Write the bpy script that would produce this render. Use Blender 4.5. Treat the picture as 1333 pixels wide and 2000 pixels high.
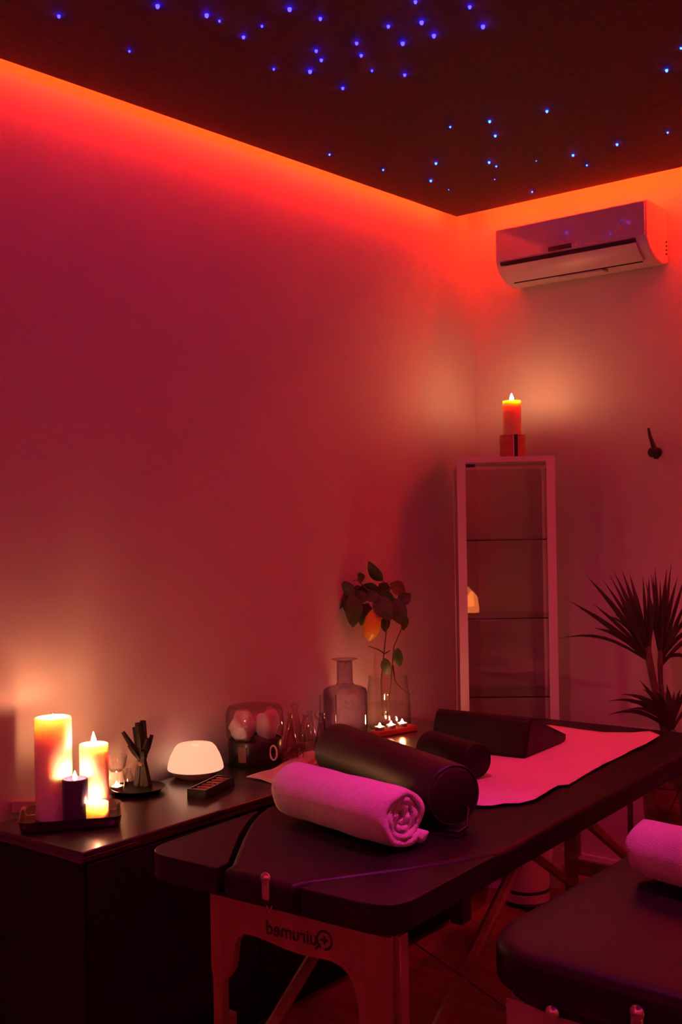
import bpy, bmesh, math, random
from math import sin, cos, pi, radians, sqrt, atan2
from mathutils import Vector, Matrix

random.seed(7)
for o in list(bpy.data.objects):
    bpy.data.objects.remove(o)
scene = bpy.context.scene
COL = scene.collection

# ------------------------------------------------------------------ camera
FPX, ROLL, PITCH, YAW = 2180.0, 0.017, math.atan(5 / 2180.0), radians(39.8)
CAM = Vector((2.76, -4.276, 1.52))
_r0 = Vector((cos(YAW), sin(YAW), 0))
F0 = Vector((-sin(YAW), cos(YAW), 0))
_fw = F0 * cos(PITCH) + Vector((0, 0, sin(PITCH)))
_up = -F0 * sin(PITCH) + Vector((0, 0, cos(PITCH)))
_rt = _r0 * cos(ROLL) - _up * sin(ROLL)
_uc = _r0 * sin(ROLL) + _up * cos(ROLL)
cd = bpy.data.cameras.new('camera')
cam = bpy.data.objects.new('camera', cd)
COL.objects.link(cam)
cd.sensor_fit = 'VERTICAL'
cd.sensor_height = 24.0
cd.sensor_width = 16.0
cd.lens = FPX / 2000 * 24.0
cd.clip_start = 0.05
M = Matrix((_rt, _uc, -_fw)).transposed().to_4x4()
M.translation = CAM
cam.matrix_world = M
scene.camera = cam

# ------------------------------------------------------------------ world, view, lamps' strengths
world = bpy.data.worlds.new('world')
scene.world = world
world.use_nodes = True
world.node_tree.nodes['Background'].inputs[0].default_value = (0, 0, 0, 1)
world.node_tree.nodes['Background'].inputs[1].default_value = 0.0
scene.view_settings.view_transform = 'Standard'
scene.view_settings.look = 'None'
scene.view_settings.exposure = 0.0
scene.view_settings.gamma = 1.0
scene.view_settings.use_curve_mapping = False
try:
    scene.cycles.transparent_max_bounces = 32
    scene.cycles.max_bounces = 12
except Exception:
    pass
LED_RED = ((1.0, 0.021, 0.002), 112.0)
LED_BACK = ((1.0, 0.021, 0.002), 270.0)
LED_MAGENTA = ((1.0, 0.025, 0.14), 320.0)
FLAME = ((1.0, 0.38, 0.16), 540.0)
FILL_RED = ((1.0, 0.02, 0.15), 84.0)
FILL_VIOLET = ((0.90, 0.030, 0.36), 138.0)


def ray(px, py):
    """direction of the photo pixel (1333 x 2000 frame)"""
    return (_rt * (px - 666.5) + _uc * (1000 - py) + _fw * FPX)


def P(px, py, z):
    d = ray(px, py)
    return CAM + d * ((z - CAM.z) / d.z)


def Wy(px, py, y):
    d = ray(px, py)
    return CAM + d * ((y - CAM.y) / d.y)


def At(px, py, ref):
    d = ray(px, py)
    return CAM + d * ((Vector(ref) - CAM).dot(F0) / d.dot(F0))


def mpp(p):
    return (Vector(p) - CAM).dot(F0) / FPX


def on_column(px, x, z=0.69):
    """plan position on a photo column at distance x from the left wall"""
    d = ray(px, 1440)
    q = CAM + d * ((x - CAM.x) / d.x)
    return Vector((q.x, q.y, z))


def stand(cx, by, w, ty, z):
    """thing standing on height z: centre of base, radius, height"""
    p = P(cx, by, z)
    r = w / 2 * mpp(p)
    p = p + F0 * r
    return p, r, At(cx, ty, p).z - z


# ------------------------------------------------------------------ materials
def nt(name):
    m = bpy.data.materials.new(name)
    m.use_nodes = True
    t = m.node_tree
    t.nodes.clear()
    out = t.nodes.new('ShaderNodeOutputMaterial')
    return m, t, out


def pbr(name, col, rough=0.5, metal=0.0, spec=0.5, var=0.12, scale=8.0, bump=0.0, bscale=60.0,
        sss=0.0, sssr=(0.02, 0.008, 0.003), coat=0.0, sheen=0.0, emit=None, estr=0.0, stretch=None):
    m, t, out = nt(name)
    b = t.nodes.new('ShaderNodeBsdfPrincipled')
    t.links.new(b.outputs[0], out.inputs[0])
    tc = t.nodes.new('ShaderNodeTexCoord')
    mp = t.nodes.new('ShaderNodeMapping')
    t.links.new(tc.outputs['Object'], mp.inputs[0])
    if stretch:
        mp.inputs['Scale'].default_value = stretch
    n = t.nodes.new('ShaderNodeTexNoise')
    n.inputs['Scale'].default_value = scale
    n.inputs['Detail'].default_value = 4
    t.links.new(mp.outputs[0], n.inputs['Vector'])
    r = t.nodes.new('ShaderNodeValToRGB')
    r.color_ramp.elements[0].position = 0.3
    r.color_ramp.elements[1].position = 0.7
    r.color_ramp.elements[0].color = tuple(c * (1 - var) for c in col) + (1,)
    r.color_ramp.elements[1].color = tuple(min(1, c * (1 + var)) for c in col) + (1,)
    t.links.new(n.outputs['Fac'], r.inputs[0])
    t.links.new(r.outputs[0], b.inputs['Base Color'])
    b.inputs['Roughness'].default_value = rough
    b.inputs['Metallic'].default_value = metal
    b.inputs['Specular IOR Level'].default_value = spec
    b.inputs['Coat Weight'].default_value = coat
    b.inputs['Sheen Weight'].default_value = sheen
    if sss:
        b.inputs['Subsurface Weight'].default_value = sss
        b.inputs['Subsurface Radius'].default_value = sssr
        b.inputs['Subsurface Scale'].default_value = 1.0
    if emit:
        b.inputs['Emission Color'].default_value = tuple(emit) + (1,)
        b.inputs['Emission Strength'].default_value = estr
    if bump:
        n2 = t.nodes.new('ShaderNodeTexNoise')
        n2.inputs['Scale'].default_value = bscale
        n2.inputs['Detail'].default_value = 3
        t.links.new(mp.outputs[0], n2.inputs['Vector'])
        bp = t.nodes.new('ShaderNodeBump')
        bp.inputs['Strength'].default_value = bump
        bp.inputs['Distance'].default_value = 0.004
        t.links.new(n2.outputs['Fac'], bp.inputs['Height'])
        t.links.new(bp.outputs[0], b.inputs['Normal'])
    return m


def emitter(name, col, s):
    m, t, out = nt(name)
    e = t.nodes.new('ShaderNodeEmission')
    e.inputs[0].default_value = tuple(col) + (1,)
    e.inputs[1].default_value = s
    t.links.new(e.outputs[0], out.inputs[0])
    return m


def glass(name, tint=(0.95, 0.95, 0.95), rough=0.02, ior=1.5, boost=1.0, rim=None):
    """clear sheet or vessel glass: light passes straight, the surface reflects by Fresnel"""
    m, t, out = nt(name)
    tr = t.nodes.new('ShaderNodeBsdfTransparent')
    tr.inputs[0].default_value = tuple(tint) + (1,)
    g = t.nodes.new('ShaderNodeBsdfGlossy')
    g.inputs['Roughness'].default_value = rough
    f0 = ((ior - 1) / (ior + 1)) ** 2 * boost
    lw = t.nodes.new('ShaderNodeLayerWeight')
    lw.inputs[0].default_value = 0.5
    pw = t.nodes.new('ShaderNodeMath')
    pw.operation = 'POWER'
    pw.inputs[1].default_value = 5.0
    t.links.new(lw.outputs['Facing'], pw.inputs[0])
    ma = t.nodes.new('ShaderNodeMath')
    ma.operation = 'MULTIPLY_ADD'
    ma.inputs[1].default_value = 1 - f0
    ma.inputs[2].default_value = f0
    t.links.new(pw.outputs[0], ma.inputs[0])
    mx = t.nodes.new('ShaderNodeMixShader')
    t.links.new(ma.outputs[0], mx.inputs[0])
    if rim:      # light crosses more glass where the wall is seen edge-on
        p3 = t.nodes.new('ShaderNodeMath')
        p3.operation = 'POWER'
        p3.inputs[1].default_value = 2.5
        t.links.new(lw.outputs['Facing'], p3.inputs[0])
        mc = t.nodes.new('ShaderNodeMix')
        mc.data_type = 'RGBA'
        mc.inputs[6].default_value = tuple(tint) + (1,)
        mc.inputs[7].default_value = tuple(rim) + (1,)
        t.links.new(p3.outputs[0], mc.inputs[0])
        t.links.new(mc.outputs[2], tr.inputs[0])
    t.links.new(tr.outputs[0], mx.inputs[1])
    t.links.new(g.outputs[0], mx.inputs[2])
    t.links.new(mx.outputs[0], out.inputs[0])
    return m


def wood(name, c1, c2, rough=0.45, scale=(1.5, 14, 14), coat=0.0):
    m, t, out = nt(name)
    b = t.nodes.new('ShaderNodeBsdfPrincipled')
    t.links.new(b.outputs[0], out.inputs[0])
    tc = t.nodes.new('ShaderNodeTexCoord')
    mp = t.nodes.new('ShaderNodeMapping')
    mp.inputs['Scale'].default_value = scale
    t.links.new(tc.outputs['Object'], mp.inputs[0])
    n = t.nodes.new('ShaderNodeTexNoise')
    n.inputs['Scale'].default_value = 3.0
    n.inputs['Detail'].default_value = 6
    n.inputs['Distortion'].default_value = 0.6
    t.links.new(mp.outputs[0], n.inputs['Vector'])
    r = t.nodes.new('ShaderNodeValToRGB')
    r.color_ramp.elements[0].position = 0.35
    r.color_ramp.elements[1].position = 0.65
    r.color_ramp.elements[0].color = tuple(c1) + (1,)
    r.color_ramp.elements[1].color = tuple(c2) + (1,)
    t.links.new(n.outputs['Fac'], r.inputs[0])
    t.links.new(r.outputs[0], b.inputs['Base Color'])
    b.inputs['Roughness'].default_value = rough
    b.inputs['Coat Weight'].default_value = coat
    b.inputs['Coat Roughness'].default_value = 0.22
    return m


MT = dict(
    wall=pbr('wall_paint', (0.62, 0.58, 0.56), 0.75, var=0.03, scale=3, bump=0.08, bscale=180, spec=0.25),
    ceil=pbr('ceiling_paint', (0.6, 0.57, 0.55), 0.8, var=0.02),
    panel=pbr('star_panel_fabric', (0.085, 0.060, 0.055), 0.75, var=0.15, scale=40, spec=0.2),
    floor=wood('floor_wood', (0.20, 0.085, 0.035), (0.32, 0.15, 0.07), 0.4, (0.6, 9, 9)),
    trim=pbr('trim_paint', (0.7, 0.66, 0.64), 0.45, var=0.02),
    plastic=pbr('white_plastic', (0.72, 0.70, 0.68), 0.35, var=0.02),
    gloss=pbr('gloss_white_plastic', (0.66, 0.64, 0.63), 0.12, var=0.02, coat=0.6),
    black=pbr('black_plastic', (0.012, 0.012, 0.013), 0.4, var=0.1),
    vent=pbr('dark_vent', (0.015, 0.012, 0.012), 0.7, var=0.1),
    white_lacquer=pbr('white_lacquer', (0.74, 0.72, 0.72), 0.35, var=0.02),
    metal=pbr('brushed_steel', (0.6, 0.6, 0.6), 0.3, metal=1, var=0.1, scale=30),
    brass=pbr('brass', (0.8, 0.55, 0.25), 0.25, metal=1, var=0.1),
    pewter=pbr('pewter', (0.30, 0.27, 0.25), 0.25, metal=1, var=0.15, scale=25),
    desk=wood('espresso_wood', (0.012, 0.007, 0.005), (0.024, 0.013, 0.009), 0.36, (12, 1.2, 12), coat=1.0),
    vinyl=pbr('black_vinyl', (0.008, 0.006, 0.008), 0.42, spec=0.28, var=0.15, scale=5, bump=0.12, bscale=260),
    vinyl2=pbr('charcoal_vinyl', (0.014, 0.011, 0.009), 0.44, var=0.15, scale=5, bump=0.15, bscale=260),
    deskbody=pbr('matt_black_lacquer', (0.006, 0.005, 0.005), 0.65, spec=0.2, var=0.1),
    beech=wood('beech_wood', (0.20, 0.15, 0.05), (0.27, 0.20, 0.08), 0.45, (10, 10, 1.2)),
    ash=wood('pale_ash_wood', (0.26, 0.24, 0.18), (0.34, 0.30, 0.22), 0.5, (10, 10, 1.2)),
    ink=pbr('black_ink', (0.01, 0.008, 0.008), 0.6, var=0.05),
    terry=pbr('white_terry', (0.88, 0.86, 0.85), 0.95, var=0.05, scale=60, bump=0.9, bscale=420, sheen=0.4, spec=0.1),
    sheet=pbr('white_sheet', (0.84, 0.82, 0.82), 0.9, var=0.03, scale=12, bump=0.15, bscale=300, spec=0.15),
    wax=pbr('cream_wax', (0.93, 0.86, 0.72), 0.45, var=0.03, sss=1.0, sssr=(0.045, 0.028, 0.014)),
    wax_amber=pbr('amber_wax', (0.95, 0.70, 0.30), 0.45, var=0.06, sss=1.0, sssr=(0.030, 0.022, 0.008)),
    wax_navy=pbr('navy_wax', (0.035, 0.035, 0.11), 0.3, var=0.1, sss=0.15, sssr=(0.01, 0.006, 0.01)),
    wick=pbr('wick', (0.02, 0.015, 0.012), 0.9),
    flame=emitter('candle_flame', *FLAME),
    tea_alu=pbr('aluminium_cup', (0.75, 0.74, 0.72), 0.3, metal=1, var=0.03),
    clear=glass('clear_glass'),
    pane=glass('cabinet_glass', (0.93, 0.94, 0.93), 0.01),
    shelfg=glass('shelf_glass', (0.95, 0.97, 0.96), 0.01, 1.25),
    edgeg=pbr('glass_edge', (0.02, 0.035, 0.03), 0.15, var=0.05),
    vessel=glass('vessel_glass', (0.96, 0.95, 0.95), 0.035, 1.5, 2.5, (0.35, 0.30, 0.30)),
    amberg=glass('rosy_glass', (0.90, 0.72, 0.68), 0.035, 1.5, 2.5, (0.35, 0.15, 0.12)),
    purpleg=glass('purple_glass', (0.64, 0.50, 0.68), 0.035, 1.5, 2.5, (0.16, 0.08, 0.18)),
    water=glass('water', (0.98, 0.97, 0.96), 0.01, 1.2),
    dome=pbr('lit_diffuser', (0.8, 0.7, 0.6), 0.4, var=0.02, emit=(1.0, 0.55, 0.33), estr=0.85),
    dbase=pbr('diffuser_base', (0.45, 0.34, 0.26), 0.4, var=0.03),
    lemon=pbr('lemon_peel', (0.85, 0.52, 0.04), 0.4, var=0.08, scale=30, bump=0.4, bscale=90, sss=0.1),
    leaf=pbr('citrus_leaf', (0.055, 0.10, 0.025), 0.35, var=0.35, scale=25),
    twig=pbr('twig', (0.11, 0.08, 0.035), 0.7, var=0.25, scale=40),
    dleaf=pbr('dracaena_leaf', (0.045, 0.06, 0.025), 0.45, var=0.3, scale=20),
    trunk=pbr('dracaena_trunk', (0.12, 0.08, 0.05), 0.8, var=0.3, scale=(30), bump=0.6, bscale=80),
    soil=pbr('soil', (0.03, 0.02, 0.015), 0.95, var=0.3),
    basket=wood('basket', (0.16, 0.075, 0.03), (0.26, 0.13, 0.055), 0.7, (8, 8, 30)),
    stickw=pbr('dark_bark', (0.010, 0.008, 0.005), 0.8, var=0.4, scale=40, bump=0.8, bscale=90),
    twine=pbr('twine', (0.20, 0.13, 0.07), 0.9, var=0.2),
    tan=pbr('tan_wood', (0.42, 0.22, 0.11), 0.55, var=0.2, scale=30),
    redwood=wood('red_wood', (0.40, 0.14, 0.05), (0.55, 0.22, 0.08), 0.45, (1.5, 14, 14)),
    cloth=pbr('pale_cloth', (0.82, 0.76, 0.76), 0.9, var=0.05, bump=0.3, bscale=200, sss=0.2),
    label=pbr('brown_label', (0.22, 0.13, 0.08), 0.6, var=0.1),
    blackgloss=pbr('black_ceramic', (0.008, 0.007, 0.008), 0.3, var=0.1),
    salt=pbr('salt_crystal', (0.9, 0.45, 0.2), 0.5, var=0.2, scale=20, emit=(1.0, 0.22, 0.045), estr=9.0),
    starb=emitter('star_blue', (0.006, 0.004, 1.0), 48.0),
    starc=emitter('star_cyan', (0.010, 0.035, 1.0), 28.0),
    led_red=emitter('led_red', *LED_RED),
    led_back=emitter('led_red_wide_gap', *LED_BACK),
    led_magenta=emitter('led_magenta', *LED_MAGENTA),
    ind=emitter('indicator', (1.0, 0.6, 0.4), 2.0),
)


# ------------------------------------------------------------------ mesh helpers
class MB:
    def __init__(s):
        s.v = []
        s.f = []

    def add(s, vs, fs):
        k = len(s.v)
        s.v += [tuple(x) for x in vs]
        s.f += [tuple(i + k for i in f) for f in fs]
        return s

    def box(s, c, d, rz=0.0):
        cx, cy, cz = c
        x, y, z = d[0] / 2, d[1] / 2, d[2] / 2
        vs = []
        for sz in (-z, z):
            for sx, sy in ((-x, -y), (x, -y), (x, y), (-x, y)):
                vs.append((cx + sx * cos(rz) - sy * sin(rz), cy + sx * sin(rz) + sy * cos(rz), cz + sz))
        return s.add(vs, [(3, 2, 1, 0), (4, 5, 6, 7), (0, 1, 5, 4), (1, 2, 6, 5), (2, 3, 7, 6), (3, 0, 4, 7)])

    def lathe(s, prof, seg=32, c=(0, 0, 0), cap0=True, cap1=True):
        vs, fs = [], []
        for r, z in prof:
            for i in range(seg):
                a = 2 * pi * i / seg
                vs.append((c[0] + r * cos(a), c[1] + r * sin(a), c[2] + z))
        n = len(prof)
        for j in range(n - 1):
            for i in range(seg):
                k = (i + 1) % seg
                fs.append((j * seg + i, j * seg + k, (j + 1) * seg + k, (j + 1) * seg + i))
        if cap0:
            fs.append(tuple(reversed(range(seg))))
        if cap1:
            fs.append(tuple((n - 1) * seg + i for i in range(seg)))
        return s.add(vs, fs)

    def tube(s, pts, rad, seg=10, caps=True):
        pts = [Vector(p) for p in pts]
        n = len(pts)
        if not hasattr(rad, '__len__'):
            rad = [rad] * n
        vs, fs = [], []
        t0 = (pts[1] - pts[0]).normalized()
        ref = Vector((0, 0, 1)) if abs(t0.z) < 0.9 else Vector((1, 0, 0))
        u = t0.cross(ref).normalized()
        for i in range(n):
            t = (pts[min(i + 1, n - 1)] - pts[max(i - 1, 0)]).normalized()
            u = (u - t * u.dot(t)).normalized()
            w = t.cross(u)
            for k in range(seg):
                a = 2 * pi * k / seg
                vs.append(pts[i] + (u * cos(a) + w * sin(a)) * rad[i])
        for i in range(n - 1):
            for k in range(seg):
                q = (k + 1) % seg
                fs.append((i * seg + k, i * seg + q, (i + 1) * seg + q, (i + 1) * seg + k))
        if caps:
            fs.append(tuple(reversed(range(seg))))
            fs.append(tuple((n - 1) * seg + k for k in range(seg)))
        return s.add(vs, fs)

    def prism(s, poly, a, b, fn):
        """2-D outline extruded from a to b; fn(u, v, w) -> xyz"""
        n = len(poly)
        vs = [fn(u, v, a) for u, v in poly] + [fn(u, v, b) for u, v in poly]
        fs = [tuple(range(n))[::-1], tuple(range(n, 2 * n))]
        fs += [(i, (i + 1) % n, n + (i + 1) % n, n + i) for i in range(n)]
        return s.add(vs, fs)

    def pad(s, outline, z0, z1, r, dome=0.004):
        """upholstered slab with rounded rim from a counter-clockwise outline"""
        n = len(outline)
        nor = []
        for i in range(n):
            p0, p1, p2 = Vector(outline[i - 1]), Vector(outline[i]), Vector(outline[(i + 1) % n])
            e1, e2 = (p1 - p0).normalized(), (p2 - p1).normalized()
            a, b = Vector((-e1.y, e1.x)), Vector((-e2.y, e2.x))
            m = (a + b)
            if m.length < 1e-6:
                m = a
            m.normalize()
            nor.append(m / max(0.6, m.dot(a)))
        rings = []
        for k in range(4):
            a = pi / 2 * k / 3
            rings.append((r * 0.6 * (1 - sin(a)), z0 + r * 0.6 * (1 - cos(a))))
        for k in range(6):
            a = pi / 2 * k / 5
            rings.append((r * (1 - cos(a)), z1 - r * (1 - sin(a))))
        rings.append((r * 1.9, z1 + dome))
        vs, fs = [], []
        for ins, z in rings:
            for i in range(n):
                vs.append((outline[i][0] + nor[i].x * ins, outline[i][1] + nor[i].y * ins, z))
        for j in range(len(rings) - 1):
            for i in range(n):
                q = (i + 1) % n
                fs.append((j * n + i, j * n + q, (j + 1) * n + q, (j + 1) * n + i))
        fs.append(tuple(range(n))[::-1])
        fs.append(tuple((len(rings) - 1) * n + i for i in range(n)))
        return s.add(vs, fs)

    def build(s, name, mat, parent=None, smooth=False, bevel=0.0, loc=None, sub=0, seg=2):
        me = bpy.data.meshes.new(name)
        me.from_pydata(s.v, [], s.f)
        me.validate()
        bm = bmesh.new()
        bm.from_mesh(me)
        bmesh.ops.recalc_face_normals(bm, faces=bm.faces)
        bm.to_mesh(me)
        bm.free()
        me.materials.append(MT[mat] if isinstance(mat, str) else mat)
        o = bpy.data.objects.new(name, me)
        COL.objects.link(o)
        if parent:
            o.parent = parent
        if loc is not None:
            o.location = loc
        if bevel:
            md = o.modifiers.new('bevel', 'BEVEL')
            md.width = bevel
            md.segments = seg
            md.limit_method = 'ANGLE'
            md.angle_limit = radians(40)
        if sub:
            md = o.modifiers.new('sub', 'SUBSURF')
            md.levels = md.render_levels = sub
        if smooth or bevel:
            for p in me.polygons:
                p.use_smooth = True
            if smooth != 'all':
                try:
                    me.set_sharp_from_angle(angle=radians(42))
                except Exception:
                    pass
        return o


def smooth_outline(pts, rad, n=5):
    """round the corners of a polygon"""
    out = []
    k = len(pts)
    for i in range(k):
        p0, p1, p2 = Vector(pts[i - 1]), Vector(pts[i]), Vector(pts[(i + 1) % k])
        r = rad[i] if hasattr(rad, '__len__') else rad
        if r <= 0:
            out.append(tuple(p1))
            continue
        a = p1 + (p0 - p1).normalized() * min(r, (p0 - p1).length * 0.48)
        b = p1 + (p2 - p1).normalized() * min(r, (p2 - p1).length * 0.48)
        for j in range(n + 1):
            t = j / n
            q = a * (1 - t) ** 2 + p1 * 2 * t * (1 - t) + b * t * t
            out.append((q.x, q.y))
    return out


def tag(o, label, cat, group=None):
    o['label'] = label
    o['category'] = cat
    if group:
        o['group'] = group
    return o


def thing(name, label, cat, loc=(0, 0, 0), rz=0.0, group=None):
    o = bpy.data.objects.new(name, None)
    o.empty_display_size = 0.05
    COL.objects.link(o)
    o.location = loc
    o.rotation_euler = (0, 0, rz)
    return tag(o, label, cat, group)


def struct(o, label=None):
    o['kind'] = 'structure'
    if label:
        o['label'] = label
    return o


# ------------------------------------------------------------------ room shell
RX, RY, RZ = 4.3, -6.1, 3.02
PZ = 2.80            # underside of the star panel
struct(MB().box((RX / 2, RY / 2, -0.05), (RX + 0.4, -RY + 0.4, 0.1)).build('floor', 'floor'), 'dark reddish wooden floor under the massage tables')
struct(MB().box((-0.05, RY / 2, RZ / 2), (0.1, -RY, RZ)).build('wall_left', 'wall'), 'plain wall behind the dark sideboard')
struct(MB().box((RX / 2 - 0.05, 0.05, RZ / 2), (RX + 0.1, 0.1, RZ)).build('wall_back', 'wall'), 'plain wall behind the glass cabinet and the air conditioner')
struct(MB().box((RX + 0.05, RY / 2, RZ / 2), (0.1, -RY, RZ)).build('wall_right', 'wall'), 'plain wall out of frame on the right')
struct(MB().box((RX / 2, RY - 0.05, RZ / 2), (RX + 0.2, 0.1, RZ)).build('wall_front', 'wall'), 'plain wall behind the camera')
struct(MB().box((RX / 2, RY / 2, RZ + 0.05), (RX + 0.2, -RY + 0.2, 0.1)).build('ceiling', 'ceil'), 'plain ceiling above the dark star panel')
struct(MB().box((RX / 2, -0.007, 0.035), (RX, 0.014, 0.07)).build('baseboard_back', 'trim', bevel=0.004), 'pale baseboard along the wall behind the plant')
struct(MB().box((0.007, RY / 2, 0.035), (0.014, -RY - 0.03, 0.07)).build('baseboard_left', 'trim', bevel=0.004), 'pale baseboard behind the sideboard')

# suspended star panel with hidden LED strips along its edges
GL, GB = 0.072, 0.235
pan = thing('ceiling_panel', 'dark burgundy suspended star ceiling panel dotted with tiny blue lights', 'ceiling panel', (RX / 2, RY / 2, PZ))
x0, x1, y0, y1 = GL - RX / 2, RX / 2 - 0.10, RY / 2 + 0.10, -RY / 2 - GB
MB().box(((x0 + x1) / 2, (y0 + y1) / 2, 0.03), (x1 - x0, y1 - y0, 0.06)).build('board', 'panel', pan)
for hx, hy in ((-1.2, 1.6), (1.2, 1.6), (-1.2, -1.6), (1.2, -1.6)):
    MB().box((hx, hy, 0.06 + (RZ - PZ - 0.06) / 2), (0.06, 0.06, RZ - PZ - 0.06)).build('hanger', 'ceil', pan)
T_ = 0.006
MB().box((x0 - T_ / 2, (y0 + y1) / 2, 0.035), (T_, y1 - y0, 0.012)).build('led_strip', 'led_red', pan)
MB().box(((x0 + x1) / 2, y1 + 0.035, 0.055), (x1 - x0, 0.07, 0.004)).build('led_bracket', 'panel', pan)
MB().box(((x0 + x1) / 2, y1 + 0.070 + T_ / 2, 0.062), (x1 - x0, T_, 0.012)).build('led_strip', 'led_back', pan)
MB().box((x1 + T_ / 2, (y0 + y1) / 2, 0.035), (T_, y1 - y0, 0.012)).build('led_strip', 'led_magenta', pan)
MB().box(((x0 + x1) / 2, y0 - T_ / 2, 0.035), (x1 - x0, T_, 0.012)).build('led_strip', 'led_magenta', pan)

STARS = [(115, 30, 2), (253, 99, 1), (308, 10, 3), (404, 28, 3), (429, 40, 1), (476, 71, 2), (512, 50, 1), (566, 16, 3),
         (626, 35, 2), (535, 134, 1), (618, 98, 2), (628, 116, 2), (606, 138, 3), (670, 171, 2), (697, 83, 2),
         (706, 107, 2), (727, 137, 1), (759, 50, 2), (787, 83, 3), (791, 145, 2), (812, 2, 2), (824, 42, 3),
         (848, 68, 3), (918, 12, 2), (944, 50, 3),
         (1069, 216, -2), (957, 236, -2), (968, 264, -2), (880, 247, -1), (852, 318, -2), (842, 352, -2), (749, 331, -1),
         (644, 301, -1), (956, 316, -2), (970, 324, -1), (1120, 302, -2), (1147, 322, -1), (1206, 281, -2),
         (1305, 258, -1), (1303, 136, -2), (1331, 93, -1), (1040, 374, -1), (967, 350, 0), (1048, 314, 0), (877, 370, 0)]
star_mesh = {}


def star(x, y, s):
    k = s
    if k not in star_mesh:
        r = {0: 0.0016, 1: 0.0030, 2: 0.0042, 3: 0.0052}[abs(s)]
        o = MB().lathe([(r, 0), (r, -r * 0.8), (r * 0.7, -r * 1.5), (r * 0.2, -r * 1.8)], 10).build(
            'star_light', 'starb' if s > 0 else 'starc', pan)
        star_mesh[k] = o.data
    else:
        o = bpy.data.objects.new('star_light', star_mesh[k])
        COL.objects.link(o)
        o.parent = pan
    o.location = (x - RX / 2, y - RY / 2, 0.0)


for px, py, s in STARS:
    p = P(px, py, PZ)
    star(p.x, p.y, s)
for i in range(46):     # the same sprinkling goes on over the part of the room behind the lens
    star(random.uniform(0.4, 4.0), random.uniform(-5.8, -3.1), random.choice((1, 2, 2, 3)))

# added fill spotlights over the tables, out of view, to brighten sheet and towels
def added_spot(label, loc, aim, lampdef, angle, size):
    t = thing('added_spotlight', label, 'ceiling light', loc, 0, 'added fill spotlights')
    MB().lathe([(0.055, 0), (0.055, -0.006), (0.040, -0.008), (0.038, 0.0)], 28, cap0=False, cap1=False).build('ring', 'metal', t, smooth=True)
    MB().lathe([(0.037, -0.002), (0.02, -0.003), (0.001, -0.003)], 24, cap0=False).build('lens', emitter('spot_lens', lampdef[0], 6.0), t)
    ld = bpy.data.lights.new('spot_lamp', 'SPOT')
    ld.color = lampdef[0]
    ld.energy = lampdef[1]
    ld.spot_size = radians(angle)
    ld.spot_blend = 1.0
    ld.shadow_soft_size = size
    lo = bpy.data.objects.new('spot_lamp', ld)
    COL.objects.link(lo)
    lo.parent = t
    lo.location = (0, 0, -0.02)
    d = Vector(aim) - Vector(loc)
    lo.rotation_euler = d.to_track_quat('-Z', 'Y').to_euler()
    return t


added_spot('added red fill spotlight aimed at the massage table with the pillows', (1.25, -2.22, PZ), (1.12, -0.85, 0.77), FILL_RED, 60, 0.06)  # extra unseen lamp, added because the strips leave the sheet too dark
added_spot('added violet fill spotlight aimed at the rolled towels', (1.75, -2.25, PZ), (1.28, -2.58, 0.77), FILL_VIOLET, 56, 0.06)  # extra unseen lamp, added to lift the violet on the towels

# ------------------------------------------------------------------ air conditioner
AX0, AX1, AZ1, AZ0 = 0.242, 0.925, 2.722, 2.50
ac = thing('air_conditioner', 'white wall mounted air conditioner below the star ceiling', 'air conditioner', ((AX0 + AX1) / 2, 0, AZ0))
hw = (AX1 - AX0) / 2
H_ = AZ1 - AZ0
prof = [(0, 0), (-0.05, -0.012), (-0.12, 0.0), (-0.175, 0.035), (-0.200, 0.075), (-0.200, H_ - 0.012), (-0.188, H_), (0, H_)]
MB().prism(prof, -hw, hw, lambda u, v, w: (w, u, v)).build('body', 'plastic', ac, bevel=0.008, seg=3)
MB().box((0, -0.2025, H_ / 2 + 0.036), (2 * hw - 0.012, 0.007, H_ - 0.09)).build('front_panel', 'gloss', ac, bevel=0.003)
MB().box((-0.01, -0.199, 0.068), (2 * hw - 0.075, 0.012, 0.014)).build('air_slot', 'vent', ac)
fl = MB().prism([(-0.199, 0.058), (-0.178, 0.030), (-0.128, -0.002), (-0.124, 0.003), (-0.174, 0.036), (-0.195, 0.062)], -hw + 0.045, hw - 0.045,
                lambda u, v, w: (w, u - 0.004, v - 0.002)).build('louver', 'plastic', ac, smooth=True)
MB().box((0.0, -0.131, -0.004), (2 * hw - 0.10, 0.006, 0.005)).build('lower_slot', 'vent', ac)
MB().box((-0.03, -0.2065, 0.091), (0.17, 0.003, 0.020)).build('display_frame', 'plastic', ac, bevel=0.002)
MB().box((-0.03, -0.2085, 0.091), (0.105, 0.003, 0.019)).build('display', 'blackgloss', ac, bevel=0.001)
for k in range(4):
    MB().lathe([(0.004, 0), (0.004, 0.003)], 8).build('screw_hole', 'vent', ac, loc=(hw, -0.022, 0.035 + 0.016 * k)).rotation_euler = (0, pi / 2, 0)
MB().box((0.02, -0.108, -0.011), (0.2, 0.05, 0.006)).build('clip', 'plastic', ac)

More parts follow.
